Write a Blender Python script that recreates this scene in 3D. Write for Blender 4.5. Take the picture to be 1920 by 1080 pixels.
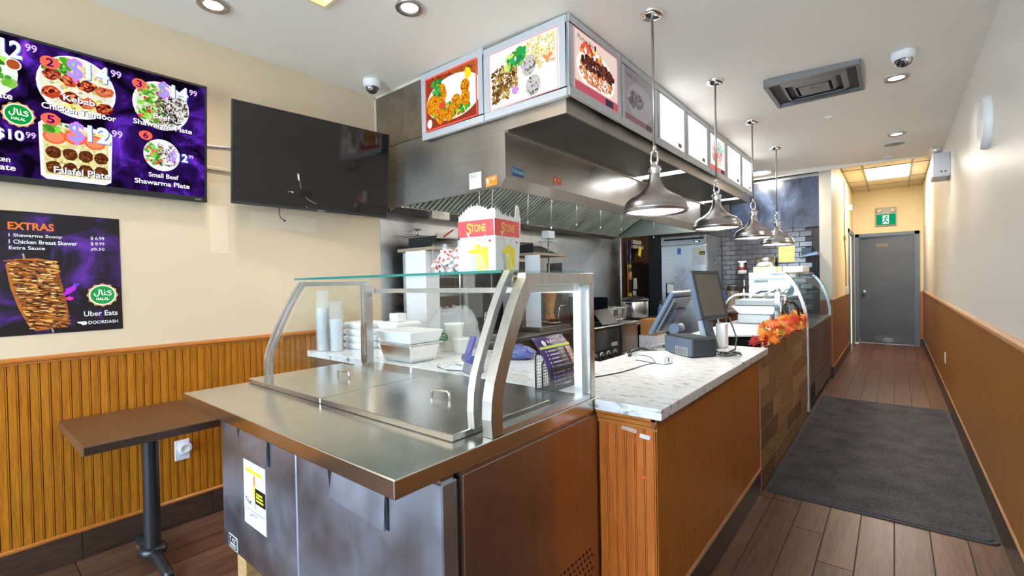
import bpy, bmesh, math, random
from mathutils import Vector, Matrix
random.seed(11)
for _o in list(bpy.data.objects):
    bpy.data.objects.remove(_o, do_unlink=True)
S = bpy.context.scene
COL = S.collection
PI = math.pi

# ---------------------------------------------------------------- camera
def set_camera():
    yaw, pit, rol = math.radians(39.357), math.radians(0.7202), math.radians(1.087)
    fwd = Vector((-math.sin(yaw)*math.cos(pit), math.cos(yaw)*math.cos(pit), -math.sin(pit)))
    right = Vector((math.cos(yaw), math.sin(yaw), 0))
    down = fwd.cross(right)
    r = right*math.cos(rol) + down*math.sin(rol)
    d = -right*math.sin(rol) + down*math.cos(rol)
    cd = bpy.data.cameras.new('camera')
    cd.sensor_width = 36.0
    cd.lens = 874.3/1920*36
    cd.clip_start = 0.03
    c = bpy.data.objects.new('camera', cd)
    m = Matrix.Identity(4)
    for i in range(3):
        m[i][0] = r[i]; m[i][1] = -d[i]; m[i][2] = -fwd[i]
    m[2][3] = 1.40
    c.matrix_world = m
    COL.objects.link(c)
    S.camera = c
set_camera()

# ---------------------------------------------------------------- world, exposure
W = bpy.data.worlds.new('sky'); S.world = W; W.use_nodes = True
_bg = W.node_tree.nodes['Background']
_bg.inputs[0].default_value = (0.66, 0.82, 1.0, 1)
_bg.inputs[1].default_value = 11.5
S.view_settings.view_transform = 'Standard'
S.view_settings.look = 'None'
S.view_settings.gamma = 1.0
S.view_settings.use_curve_mapping = False
S.view_settings.exposure = 0.2

# ---------------------------------------------------------------- room dimensions
XL, XR = -3.29, 0.437          # left and right walls
YF, YB, YD = -2.6, 7.75, 12.0  # storefront, kitchen back wall, hallway end wall
XH = -0.66                     # left wall of the rear hallway
HALLZ = 3.12                   # tile ceiling of the hallway
def ceil_z(x):
    return 2.935 - 0.11*max(0.0, (x-XL)/(XR-XL))**2

def light(name, kind, loc, power, col=(1, .93, .82), **kw):
    ld = bpy.data.lights.new(name, kind); ld.energy = power; ld.color = col
    o = bpy.data.objects.new(name, ld); o.location = loc
    for k, v in kw.items():
        if k == 'rot': o.rotation_euler = v
        else: setattr(ld, k, v)
    COL.objects.link(o)
    return o
# daylight entering through the storefront glazing
_p = light('window_daylight', 'AREA', ((XL+XR)/2, YF+0.03, 1.45), 1, shape='RECTANGLE', size=3.5, size_y=2.6, rot=(math.radians(90), 0, 0))
_p.data.cycles.is_portal = True

# ---------------------------------------------------------------- mesh helpers
ORG = {}
class MB:
    def __init__(s): s.v = []; s.f = []; s.sm = []; s.mi = []; s.cur = 0
    def add(s, vs, fs, smooth=False):
        n = len(s.v); s.v += [tuple(p) for p in vs]
        for f in fs:
            s.f.append(tuple(i+n for i in f)); s.sm.append(smooth); s.mi.append(s.cur)
        return s
    def box(s, x0, x1, y0, y1, z0, z1):
        return s.add([(x, y, z) for x in (x0, x1) for y in (y0, y1) for z in (z0, z1)],
                     [(0, 1, 3, 2), (4, 6, 7, 5), (0, 4, 5, 1), (2, 3, 7, 6), (0, 2, 6, 4), (1, 5, 7, 3)])
    def obox(s, c, size, rot=None):
        rot = rot or Matrix.Identity(3); c = Vector(c); h = Vector(size)/2
        return s.add([c+rot @ Vector((a*h.x, b*h.y, d*h.z)) for a in (-1, 1) for b in (-1, 1) for d in (-1, 1)],
                     [(0, 1, 3, 2), (4, 6, 7, 5), (0, 4, 5, 1), (2, 3, 7, 6), (0, 2, 6, 4), (1, 5, 7, 3)])
    def hexa(s, bot, top):
        return s.add(list(bot)+list(top), [(3, 2, 1, 0), (4, 5, 6, 7), (0, 1, 5, 4), (1, 2, 6, 5), (2, 3, 7, 6), (3, 0, 4, 7)])
    def prism(s, pts, axis, a, b, smooth=False):
        def m(p, t): return {'x': (t, p[0], p[1]), 'y': (p[0], t, p[1]), 'z': (p[0], p[1], t)}[axis]
        n = len(pts)
        s.add([m(p, a) for p in pts]+[m(p, b) for p in pts], [tuple(range(n))[::-1], tuple(range(n, 2*n))])
        return s.add([m(p, a) for p in pts]+[m(p, b) for p in pts],
                     [(i, (i+1) % n, n+(i+1) % n, n+i) for i in range(n)], smooth)
    def lathe(s, prof, c=(0, 0, 0), n=24, rot=None, smooth=True):
        rot = rot or Matrix.Identity(3); c = Vector(c); vs = []
        for r, z in prof:
            for k in range(n):
                a = 2*PI*k/n; vs.append(c+rot @ Vector((r*math.cos(a), r*math.sin(a), z)))
        fs = [(i*n+k, i*n+(k+1) % n, (i+1)*n+(k+1) % n, (i+1)*n+k) for i in range(len(prof)-1) for k in range(n)]
        return s.add(vs, fs, smooth)
    def cyl(s, p0, p1, r0, r1=None, n=16, caps=True):
        r1 = r0 if r1 is None else r1; p0 = Vector(p0); p1 = Vector(p1); d = (p1-p0).normalized()
        q = d.to_track_quat('Z', 'Y').to_matrix(); L = (p1-p0).length
        s.lathe([(r0, 0), (r1, L)], p0, n, q)
        if caps:
            for p, r, o in ((p0, r0, -1), (p1, r1, 1)):
                if r > 0:
                    s.add([p+q @ Vector((r*math.cos(2*PI*k/n), r*math.sin(2*PI*k/n), 0)) for k in range(n)], [tuple(range(n))[::o]])
        return s
    def tube(s, pts, r, n=8, closed=False):
        pts = [Vector(p) for p in pts]; vs = []; m = len(pts); up = None
        for i, p in enumerate(pts):
            t = (pts[(i+1) % m if closed else min(i+1, m-1)] - pts[i-1 if (closed or i) else 0]).normalized()
            if up is None:
                up = Vector((0, 0, 1)) if abs(t.z) < .9 else Vector((1, 0, 0))
            a = t.cross(up).normalized(); b = a.cross(t).normalized(); up = b
            rr = r[i] if isinstance(r, (list, tuple)) else r
            vs += [p+a*rr*math.cos(2*PI*k/n)+b*rr*math.sin(2*PI*k/n) for k in range(n)]
        fs = [(i*n+k, i*n+(k+1) % n, ((i+1) % m)*n+(k+1) % n, ((i+1) % m)*n+k) for i in range(m if closed else m-1) for k in range(n)]
        s.add(vs, fs, True)
        if not closed:
            s.add(vs[:n], [tuple(range(n))[::-1]]); s.add(vs[-n:], [tuple(range(n))])
        return s
    def surf(s, rows, smooth=True, thick=None):
        n = len(rows[0]); vs = [p for r in rows for p in r]
        return s.add(vs, [(i*n+k, i*n+k+1, (i+1)*n+k+1, (i+1)*n+k) for i in range(len(rows)-1) for k in range(n-1)], smooth)
    def ball(s, c, r, n=16, sc=(1, 1, 1), z0=-1, z1=1):
        m = max(4, n//2); a0 = math.asin(z0); a1 = math.asin(z1); vs = []
        for i in range(m+1):
            a = a0+(a1-a0)*i/m
            for k in range(n):
                vs.append((c[0]+sc[0]*r*math.cos(a)*math.cos(2*PI*k/n), c[1]+sc[1]*r*math.cos(a)*math.sin(2*PI*k/n), c[2]+sc[2]*r*math.sin(a)))
        return s.add(vs, [(i*n+k, i*n+(k+1) % n, (i+1)*n+(k+1) % n, (i+1)*n+k) for i in range(m) for k in range(n)], True)
    def build(s, name, mat, parent=None, bev=0, recalc=True, segs=1):
        lo = [min(p[i] for p in s.v) for i in range(3)]; hi = [max(p[i] for p in s.v) for i in range(3)]
        o3 = Vector(((lo[0]+hi[0])/2, (lo[1]+hi[1])/2, lo[2]))
        me = bpy.data.meshes.new(name)
        me.from_pydata([Vector(p)-o3 for p in s.v], [], s.f)
        for p, q, mi in zip(me.polygons, s.sm, s.mi): p.use_smooth = q; p.material_index = mi
        mats = mat if isinstance(mat, (list, tuple)) else [mat]
        for m in mats: me.materials.append(m)
        if recalc:
            b = bmesh.new(); b.from_mesh(me)
            bmesh.ops.remove_doubles(b, verts=b.verts, dist=1e-6)
            bmesh.ops.recalc_face_normals(b, faces=b.faces); b.to_mesh(me); b.free()
        o = bpy.data.objects.new(name, me); COL.objects.link(o)
        ORG[o] = o3
        if parent: o.parent = parent; o.location = o3-ORG[parent]
        else: o.location = o3
        if bev:
            md = o.modifiers.new('bevel', 'BEVEL'); md.width = bev; md.segments = segs; md.limit_method = 'ANGLE'; md.angle_limit = math.radians(40)
        return o
def root(name, loc):
    o = bpy.data.objects.new(name, None); o.location = loc; o.empty_display_size = .05
    COL.objects.link(o); ORG[o] = Vector(loc); return o
def inst(src, world, parent, name=None):
    o = src.copy(); COL.objects.link(o); o.parent = parent
    o.location = Vector(world)-(ORG[parent] if parent else Vector()); ORG[o] = Vector(world)
    if name: o.name = name
    return o
def tag(o, label, cat, group=None):
    o['label'] = label; o['category'] = cat
    if group: o['group'] = group
    return o
def struct(o): o['kind'] = 'structure'; return o
def part(o, label): o['label'] = label; return o
def RZ(a): return Matrix.Rotation(a, 3, 'Z')
def RX(a): return Matrix.Rotation(a, 3, 'X')
def RY(a): return Matrix.Rotation(a, 3, 'Y')

# ---------------------------------------------------------------- materials
def srgb(r, g, b):
    f = lambda c: (c/255/12.92) if c <= 10 else ((c/255+.055)/1.055)**2.4
    return (f(r), f(g), f(b))
class NT:
    def __init__(s, name):
        s.m = bpy.data.materials.new(name); s.m.use_nodes = True; s.t = s.m.node_tree; s.t.nodes.clear()
        s.out = s.t.nodes.new('ShaderNodeOutputMaterial')
    def n(s, kind, **kw):
        o = s.t.nodes.new('ShaderNode'+kind)
        for k, v in kw.items(): setattr(o, k, v)
        return o
    def l(s, a, b): s.t.links.new(a, b)
    def pos(s, scale):
        g = s.n('NewGeometry'); mp = s.n('Mapping'); mp.inputs['Scale'].default_value = scale
        s.l(g.outputs['Position'], mp.inputs['Vector']); return mp.outputs[0]
    def mix(s, fac, a, b, mode='MIX'):
        x = s.n('Mix', data_type='RGBA', blend_type=mode)
        for sock, v in ((x.inputs[0], fac), (x.inputs[6], a), (x.inputs[7], b)):
            if hasattr(v, 'links'): s.l(v, sock)
            elif isinstance(v, (int, float)): sock.default_value = v
            else: sock.default_value = (*v[:3], 1)
        return x.outputs[2]
    def ramp(s, fac, stops):
        r = s.n('ValToRGB'); e = r.color_ramp.elements
        while len(e) < len(stops): e.new(.5)
        for el, (p, c) in zip(e, stops): el.position = p; el.color = (*c[:3], 1) if not isinstance(c, (int, float)) else (c, c, c, 1)
        s.l(fac, r.inputs[0]); return r.outputs[0]
    def noise(s, vec, scale=1, detail=3, rough=.55, dist=0):
        x = s.n('TexNoise'); x.inputs['Scale'].default_value = scale; x.inputs['Detail'].default_value = detail
        x.inputs['Roughness'].default_value = rough; x.inputs['Distortion'].default_value = dist
        s.l(vec, x.inputs['Vector']); return x.outputs[0]
    def bsdf(s, col, rough=.5, metal=0, spec=.5, normal=None, **kw):
        b = s.n('BsdfPrincipled')
        for k, v in (('Base Color', col), ('Roughness', rough), ('Metallic', metal), ('Specular IOR Level', spec)):
            if hasattr(v, 'links'): s.l(v, b.inputs[k])
            elif isinstance(v, (int, float)): b.inputs[k].default_value = v
            else: b.inputs[k].default_value = (*v[:3], 1)
        for k, v in kw.items(): b.inputs[k].default_value = v
        if normal: s.l(normal, b.inputs['Normal'])
        s.l(b.outputs[0], s.out.inputs[0]); return b
    def bump(s, h, strength=.2, dist=.002):
        b = s.n('Bump'); b.inputs['Strength'].default_value = strength; b.inputs['Distance'].default_value = dist
        s.l(h, b.inputs['Height']); return b.outputs[0]
def mul(c, k): return tuple(min(1, x*k) for x in c[:3])
def mat(name, col, rough=.5, metal=0, var=0, scale=(6, 6, 6), spec=.5, bump=0, rand=0, detail=3, **kw):
    t = NT(name); c = col; nrm = None
    if var or bump:
        nz = t.noise(t.pos(scale), 1, detail)
        if var: c = t.ramp(nz, [(.25, mul(col, 1-var)), (.75, mul(col, 1+var))])
        if bump: nrm = t.bump(nz, bump)
    if rand:
        oi = t.n('ObjectInfo'); c = t.mix(rand, c, t.ramp(oi.outputs['Random'], [(0, mul(col, .45)), (1, mul(col, 1.5))]))
    t.bsdf(c, rough, metal, spec, nrm, **kw); return t.m
def emis(name, col, strength):
    t = NT(name); e = t.n('Emission'); e.inputs[0].default_value = (*col, 1); e.inputs[1].default_value = strength
    t.l(e.outputs[0], t.out.inputs[0]); return t.m
def wood(name, c1, c2, scale, rough=.4, rand=0, spec=.4, bump=.15):
    t = NT(name); p = t.pos(scale); 
    if rand:
        oi = t.n('ObjectInfo'); va = t.n('VectorMath', operation='ADD'); cx = t.n('CombineXYZ')
        ml = t.n('Math', operation='MULTIPLY'); ml.inputs[1].default_value = 37; t.l(oi.outputs['Random'], ml.inputs[0])
        t.l(ml.outputs[0], cx.inputs[0]); t.l(ml.outputs[0], cx.inputs[1]); t.l(ml.outputs[0], cx.inputs[2])
        t.l(p, va.inputs[0]); t.l(cx.outputs[0], va.inputs[1]); p = va.outputs[0]
    a = t.noise(p, 1, 6, .65, .6); b = t.noise(p, 5, 3, .6)
    c = t.ramp(a, [(.3, c2), (.62, c1)])
    c = t.mix(.35, c, t.ramp(b, [(.35, mul(c2, .7)), (.6, mul(c1, 1.1))]))
    if rand: c = t.mix(rand, c, t.ramp(oi.outputs['Random'], [(0, mul(c2, .6)), (1, mul(c1, 1.35))]))
    t.bsdf(c, rough, 0, spec, t.bump(b, bump)); return t.m
def steel(name, col, rough=.28, scale=(40, 40, 2), var=.12, smudge=.1):
    t = NT(name); a = t.noise(t.pos(scale), 1, 3); s2 = t.noise(t.pos((2.5, 2.5, 2.5)), 1, 4)
    c = t.ramp(a, [(.3, mul(col, 1-var)), (.7, mul(col, 1+var))])
    c = t.mix(smudge*3, c, t.ramp(s2, [(.35, mul(col, .7)), (.65, mul(col, 1.2))]))
    r = t.ramp(s2, [(.3, rough*.75), (.7, rough*1.35)])
    t.bsdf(c, r, 1.0, .5, t.bump(a, .03, .001)); return t.m
def glass(name, tint=(.965, .985, .98), refl=.03, rough=.01, extra=0):
    t = NT(name); tr = t.n('BsdfTransparent'); tr.inputs[0].default_value = (*tint, 1)
    gl = t.n('BsdfGlossy'); gl.inputs[1].default_value = rough; gl.inputs[0].default_value = (1, 1, 1, 1)
    lw = t.n('LayerWeight'); lw.inputs[0].default_value = .12
    mr = t.n('MapRange'); mr.inputs[3].default_value = refl; mr.inputs[4].default_value = .5
    t.l(lw.outputs['Fresnel'], mr.inputs[0])
    mx = t.n('MixShader'); t.l(mr.outputs[0], mx.inputs[0]); t.l(tr.outputs[0], mx.inputs[1]); t.l(gl.outputs[0], mx.inputs[2])
    t.l(mx.outputs[0], t.out.inputs[0])
    return t.m
def printmat(name, strength=None, rough=.4):
    t = NT(name); a = t.n('Attribute', attribute_name='Col')
    if strength:
        e = t.n('Emission'); e.inputs[1].default_value = strength; t.l(a.outputs[0], e.inputs[0]); t.l(e.outputs[0], t.out.inputs[0])
    else: t.bsdf(a.outputs[0], rough)
    return t.m

CREAM = srgb(236, 216, 184)
m_wallL = mat('cream_wall_paint', srgb(222, 201, 170), .6, var=.025, scale=(1.5, 1.5, 1.5))
m_wallR = mat('cool_lit_wall_paint', srgb(226, 222, 216), .38, var=.02, scale=(1.2, 1.2, 1.2))  # cream right wall with the cool daylight mixed into its colour
m_hall = mat('hall_wall_paint', srgb(236, 214, 168), .55, var=.03, scale=(1.5, 1.5, 1.5))
m_ceil = mat('ceiling_paint', srgb(244, 239, 231), .5, var=.015, scale=(1, 1, 1))
m_oak = wood('orange_oak', srgb(194, 122, 26), srgb(146, 80, 8), (38, 38, 2.2), .38, rand=.12)
m_oakR = wood('oak_sheet', srgb(158, 105, 44), srgb(124, 80, 30), (60, 60, 2.0), .38)
m_oakC = wood('oak_counter_sheet', srgb(190, 116, 24), srgb(152, 86, 8), (60, 60, 2.0), .33)
m_oakE = wood('oak_end_boards', srgb(205, 116, 48), srgb(168, 84, 22), (50, 50, 2.0), .35, rand=.08)
m_groove = mat('dark_groove', srgb(84, 44, 12), .7)
m_trim = wood('oak_trim', srgb(196, 120, 50), srgb(160, 92, 32), (3, 3, 40), .35)
m_trimL = wood('pale_trim', srgb(200, 150, 110), srgb(172, 120, 80), (3, 3, 40), .35)
m_skirt = wood('dark_skirting_tile', srgb(78, 58, 46), srgb(48, 34, 26), (3, 3, 30), .35, rand=.1)
m_grout = mat('grey_grout', srgb(66, 58, 54), .8)
m_plank = wood('plank_tile', srgb(122, 86, 66), srgb(74, 47, 34), (22, 1.6, 10), .34, rand=.22, bump=.1)
m_floorb = mat('kitchen_floor', srgb(96, 66, 50), .5, var=.1)
m_steel = steel('brushed_steel', (.58, .57, .55))
m_steelH = steel('hood_steel', (.46, .43, .39), .36, (2, 2, 60), .06, .05)
m_steelW = steel('wall_steel', (.56, .57, .59), .34, (2, 2, 40), smudge=.14)
m_steelT = steel('worktop_steel', (.66, .64, .60), .2, (40, 4, 40), .05, .06)
m_steelD = steel('sky_tinted_door_steel', (.50, .57, .70), .38, (30, 30, 2), .1, .2)  # blue of the reflected sky put into the steel colour
m_steelB = steel('reflected_brown_steel', (.44, .34, .28), .36, (30, 30, 2), .1, .16)  # prep fridge side is plain steel; reflected wood brown put into the colour
m_alu = steel('aluminium', (.78, .78, .79), .3, (30, 30, 30), .05, .03)
m_chrome = mat('chrome', (.85, .85, .86), .08, 1)
m_nickel = mat('brushed_nickel', (.50, .47, .47), .3, 1, var=.06, scale=(20, 20, 20))
m_black = mat('black_plastic', (.018, .018, .02), .4)
m_blackM = mat('black_metal', (.02, .022, .026), .28, 0, spec=.6)
m_dark = mat('dark_void', (.01, .01, .01), .8)
m_white = mat('white_plastic', srgb(236, 236, 236), .35)
m_whiteM = mat('white_metal', srgb(225, 228, 232), .35)
m_paper = mat('white_paper', srgb(240, 240, 238), .7)
m_glass = glass('clear_glass')
m_glassG = mat('green_glass_edge', srgb(22, 120, 112), .15, spec=.8)
m_print = printmat('printed_ink')
m_printE = printmat('backlit_print', 1.0)

# ---------------------------------------------------------------- flat print (lettering, pictures)
_TC = {}
def glyphs(s, bold):
    k = (s, bold)
    if k not in _TC:
        cu = bpy.data.curves.new('t', 'FONT'); cu.body = s; cu.size = 1; cu.offset = bold; cu.resolution_u = 3
        o = bpy.data.objects.new('t', cu); me = o.to_mesh()
        _TC[k] = ([(v.co.x, v.co.y) for v in me.vertices], [tuple(p.vertices) for p in me.polygons])
        o.to_mesh_clear(); bpy.data.objects.remove(o); bpy.data.curves.remove(cu)
    return _TC[k]
class Print:
    def __init__(s, O, U, V):
        s.O = Vector(O); s.U = Vector(U).normalized(); s.V = Vector(V).normalized(); s.N = s.U.cross(s.V)
        s.v = []; s.f = []; s.c = []; s.h = .0006; s.seed = random.Random(5)
    def pts(s, ps, faces, col):
        n = len(s.v); s.h += 1.2e-5
        s.v += [s.O+s.U*x+s.V*y+s.N*s.h for x, y in ps]
        for f in faces: s.f.append(tuple(i+n for i in f)); s.c.append(col)
    def poly(s, ps, col): s.pts(ps, [tuple(range(len(ps)))], srgb(*col))
    def rect(s, x, y, w, h, col): s.poly([(x, y), (x+w, y), (x+w, y+h), (x, y+h)], col)
    def disc(s, x, y, rx, ry, col, n=28): s.poly([(x+rx*math.cos(2*PI*k/n), y+ry*math.sin(2*PI*k/n)) for k in range(n)], col)
    def star(s, x, y, rx, ry, col, n=14, d=.08):
        s.poly([(x+rx*(1+d*(-1)**k)*math.cos(PI*k/n), y+ry*(1+d*(-1)**k)*math.sin(PI*k/n)) for k in range(2*n)], col)
    def blob(s, x, y, rx, ry, col, j=.25, n=12, rot=0):
        r = s.seed; a0 = r.random()*6; ps = []
        for k in range(n):
            q = 1+j*(r.random()*2-1); a = 2*PI*k/n
            px, py = rx*q*math.cos(a), ry*q*math.sin(a)
            ps.append((x+px*math.cos(rot)-py*math.sin(rot), y+px*math.sin(rot)+py*math.cos(rot)))
        s.poly(ps, col)
    def scatter(s, n, x0, x1, y0, y1, size, cols, j=.3, inside=None, asp=(.5, 1.2)):
        r = s.seed
        for _ in range(n):
            x = r.uniform(x0, x1); y = r.uniform(y0, y1)
            if inside and ((x-inside[0])/inside[2])**2+((y-inside[1])/inside[3])**2 > 1: continue
            c = r.choice(cols); k = r.uniform(.8, 1.15); q = size*r.uniform(.5, 1.2)
            s.blob(x, y, q, q*r.uniform(*asp), tuple(min(255, v*k) for v in c), j, 8, r.random()*3)
    def stroke(s, ps, w, col):
        L = []; R = []
        for i, p in enumerate(ps):
            a = ps[max(0, i-1)]; b = ps[min(len(ps)-1, i+1)]; dx, dy = b[0]-a[0], b[1]-a[1]; l = math.hypot(dx, dy) or 1
            nx, ny = -dy/l*w/2, dx/l*w/2; L.append((p[0]+nx, p[1]+ny)); R.append((p[0]-nx, p[1]-ny))
        n = len(ps); s.pts(L+R, [(i, i+1, n+i+1, n+i) for i in range(n-1)], srgb(*col))
    def text(s, t, x0, x1, y0, y1, col, bold=.0, shear=0, fitw=True):
        v, f = glyphs(t, bold)
        if not v: return
        ax, bx = min(p[0] for p in v), max(p[0] for p in v); ay, by = min(p[1] for p in v), max(p[1] for p in v)
        sx = (x1-x0)/(bx-ax); sy = (y1-y0)/(by-ay)
        s.pts([(x0+(p[0]-ax)*sx+shear*(p[1]-ay)*sy, y0+(p[1]-ay)*sy) for p in v], f, srgb(*col))
    def shadowtext(s, t, x0, x1, y0, y1, col, bold=.02, sh=(20, 10, 30), d=.003):
        s.text(t, x0+d, x1+d, y0-d, y1-d, sh, bold); s.text(t, x0, x1, y0, y1, col, bold)
    def marks(s, x0, x1, y0, y1, col):      # small print too fine to read
        r = s.seed; x = x0; h = y1-y0
        while x < x1-h*.3:
            w = h*r.uniform(.35, .6); k = r.uniform(.7, 1); s.rect(x, y0, w*.35, h*k, col); s.rect(x, y0+h*r.choice([0, .4, .75]), w, h*.25, col); x += w+h*r.choice([.18, .18, .5])
    def halal(s, x, y, rx, ry):
        s.star(x, y, rx, ry, (214, 160, 84), 12, .06); s.disc(x, y, rx*.9, ry*.9, (246, 244, 238)); s.disc(x, y, rx*.8, ry*.8, (20, 150, 60))
        w = ry*.09; q = lambda ps: [(x+a*rx, y+b*ry) for a, b in ps]; c = (250, 250, 250)
        s.stroke(q([(.56, .30), (.44, .38), (.30, .30), (.44, .20), (.58, .10), (.50, -.02), (.30, .0), (.16, .02)]), w, c)
        s.stroke(q([(.16, .02), (.12, .48), (.12, .02), (-.02, .0)]), w, c)
        s.stroke(q([(-.02, .0), (-.10, .46)]), w, c)
        s.stroke(q([(-.22, .52), (-.24, .06), (-.34, -.10), (-.48, -.08), (-.54, .06), (-.52, .16)]), w, c)
        s.text('HALAL', x-.42*rx, x+.42*rx, y-.46*ry, y-.22*ry, c, .03)
    def build(s, name, m, parent):
        me = bpy.data.meshes.new(name); o3 = ORG[parent]
        me.from_pydata([p-o3 for p in s.v], [], s.f)
        at = me.color_attributes.new('Col', 'FLOAT_COLOR', 'CORNER'); i = 0
        buf = []
        for f, c in zip(s.f, s.c): buf += [*c, 1.0]*len(f)
        at.data.foreach_set('color', buf); me.materials.append(m)
        o = bpy.data.objects.new(name, me); COL.objects.link(o); o.parent = parent; ORG[o] = o3; return o

# ================================================================ THE SHELL
# ---- floor and its planks
floor = struct(MB().box(XL-.12, XR+.12, YF-.12, YD+1.2, -.12, -.003).build('floor', m_grout))
_pl = None; rr = random.Random(3)
PW = .1487
def lay_planks(x0, cols, ya, yb):
    global _pl
    for c in range(cols):
        x = x0+PW*(c+.5); y = ya-rr.choice([0, .3, .6, .9])
        while y < yb:
            if _pl is None:
                _pl = MB().box(x-PW/2+.0032, x+PW/2-.0032, y+.0032, y+1.1968, -.011, 0).build('plank', m_plank, floor)
            else: inst(_pl, (x, y+.6, -.011), floor)
            y += 1.2
lay_planks(XR-PW*8, 8, 1.2, YD-.3)
lay_planks(XL, 9, -.5, 2.0)
lay_planks(XL+9*PW, 8, -1.0, .6)
lay_planks(XR-PW*8, 8, -1.2, -.2)

# ---- left wall
wall_left = struct(MB().box(XL-.12, XL, YF, YB+.1, 0, 3.2).build('wall_left', m_wallL))
MB().box(XL, XL+.004, YF, 2.29, .15, 1.06).build('panel_backing', m_groove, wall_left)
_b = None; y = -1.243+.0375
while y < 2.26:
    if _b is None:
        _b = MB().box(XL+.004, XL+.0125, y+.0022, y+.0295, .15, 1.058).box(XL+.004, XL+.0115, y+.031, y+.0363, .15, 1.058).build('board', m_oak, wall_left)
    else: inst(_b, (XL+.00825, y+.01925, .15), wall_left)
    y += .0375
rail = [(XL, 1.045), (XL+.018, 1.045), (XL+.018, 1.053), (XL+.026, 1.058), (XL+.026, 1.066), (XL+.014, 1.074), (XL, 1.078)]
MB().prism(rail, 'y', YF, 2.29).build('chair_rail', m_trim, wall_left)
MB().prism([(XL, .145), (XL+.018, .145), (XL+.02, .155), (XL+.013, .163), (XL, .166)], 'y', YF, 2.29).build('base_strip', m_trim, wall_left)
bbL = struct(MB().box(XL, XL+.006, YF, 2.29, 0, .145).build('baseboard_left', m_grout))
_s = None
for k in range(9):
    y0 = .43-1.8+.6*k-.6
    if y0 > 1.9: break
    if _s is None: _s = MB().box(XL+.006, XL+.014, y0+.0015, y0+.5985, .003, .144).build('tile', m_skirt, bbL)
    else: inst(_s, (XL+.01, y0+.3, .003), bbL)

m_patch = mat('fresh_paint_patch', srgb(229, 210, 180), .6)
for ya, yb_, za, zb in ((1.06, 1.16, 1.62, 1.92), (1.30, 1.75, 1.80, 1.90), (1.06, 1.30, 1.93, 2.06)):
    MB().box(XL, XL+.0006, ya, yb_, za, zb).build('paint_patch', m_patch, wall_left)
# ---- right wall
wall_right = struct(MB().box(XR, XR+.12, YF, YD+.1, 0, 3.3).build('wall_right', m_wallR))
MB().box(XR-.003, XR, YF, YD, .15, 1.06).build('panel_backing', m_groove, wall_right)
g = MB(); y = YF
while y < YD-.03:
    g.box(XR-.009, XR-.003, y, y+.0364, .15, 1.06); y += .0375
g.build('grooved_panel', m_oakR, wall_right)
MB().prism([(XR, 1.058), (XR-.016, 1.058), (XR-.016, 1.066), (XR-.024, 1.072), (XR-.022, 1.084), (XR-.010, 1.094), (XR, 1.096)], 'y', YF, YD).build('chair_rail', m_trimL, wall_right)
MB().prism([(XR, .148), (XR-.014, .148), (XR-.016, .158), (XR-.01, .168), (XR, .17)], 'y', YF, YD).build('base_strip', m_trimL, wall_right)
bbR = struct(MB().box(XR-.006, XR, YF, YD, 0, .148).build('baseboard_right', m_grout))
_s = None
for k in range(24):
    y0 = YF+.35+.6*k
    if y0+.6 > YD: break
    if _s is None: _s = MB().box(XR-.014, XR-.006, y0+.0015, y0+.5985, .003, .147).build('tile', m_skirt, bbR)
    else: inst(_s, (XR-.01, y0+.3, .003), bbR)

# ---- storefront behind the camera
wf = MB().box(XL-.12, XL+.1, YF-.12, YF, 0, 3.2).box(XR-.05, XR+.12, YF-.12, YF, 0, 3.2).box(XL-.12, XR+.12, YF-.12, YF, 2.72, 3.2).box(XL-.12, XR+.12, YF-.12, YF, 0, .12)
wall_front = struct(wf.build('wall_front', m_wallL))
win = root('window_1', ((XL+XR)/2, YF-.06, .12)); struct(win)
x0, x1 = XL+.1, XR-.05
for i in range(4):
    x = x0+(x1-x0)*i/3
    MB().box(x-.03, x+.03, YF-.09, YF-.03, .12, 2.72).build('mullion', m_black, win)
MB().box(x0, x1, YF-.09, YF-.03, 2.0, 2.06).build('transom', m_black, win)
for i in range(3):
    a = x0+(x1-x0)*i/3+.03; b = x0+(x1-x0)*(i+1)/3-.03
    MB().box(a, b, YF-.063, YF-.057, .12, 2.0).build('pane', m_glass, win)
struct(MB().box(-14, 12, -16, YF-.12, -.2, -.12).build('pavement', mat('bounce_pavement', srgb(222, 222, 218), .8)))  # unseen ground, its colour lightened to bounce daylight onto the ceiling

# ---- main ceiling, gently curved, with a square light well
xs = sorted(set([XL-.1+i*(XR-XL+.2)/40 for i in range(41)]+[-2.383, -1.80])); ys = [YF-.12, .75, 1.344, YB-.14]
cm = MB()
for i in range(len(xs)-1):
    for j in range(3):
        if j == 1 and xs[i] >= -2.384 and xs[i+1] <= -1.799: continue
        P4 = [(xs[i], ys[j], ceil_z(xs[i])), (xs[i+1], ys[j], ceil_z(xs[i+1])), (xs[i+1], ys[j+1], ceil_z(xs[i+1])), (xs[i], ys[j+1], ceil_z(xs[i]))]
        cm.add(P4, [(0, 1, 2, 3)], True)
ceiling = struct(cm.build('ceiling', m_ceil))
MB().box(XL-.12, XR+.12, YF-.12, YD+.1, 3.3, 3.34).build('light_seal_slab', m_ceil, ceiling)  # unseen slab added above the ceiling to keep daylight from leaking in
cz = ceil_z(-2.1)
w = MB()
for a, b, c, d in ((-2.40, -2.383, .733, 1.361), (-1.80, -1.783, .733, 1.361), (-2.383, -1.80, .733, .75), (-2.383, -1.80, 1.344, 1.361)):
    w.box(a, b, c, d, cz-.01, cz+.3)
w.box(-2.40, -1.783, .733, 1.361, cz+.3, cz+.32)
w.build('light_well', m_hall, ceiling)
light('light_well_fill', 'POINT', (-2.1, 1.05, cz+.2), 6, (1, .88, .7), shadow_soft_size=.08)  # added source with no fixture, stands in for daylight in the well

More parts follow.
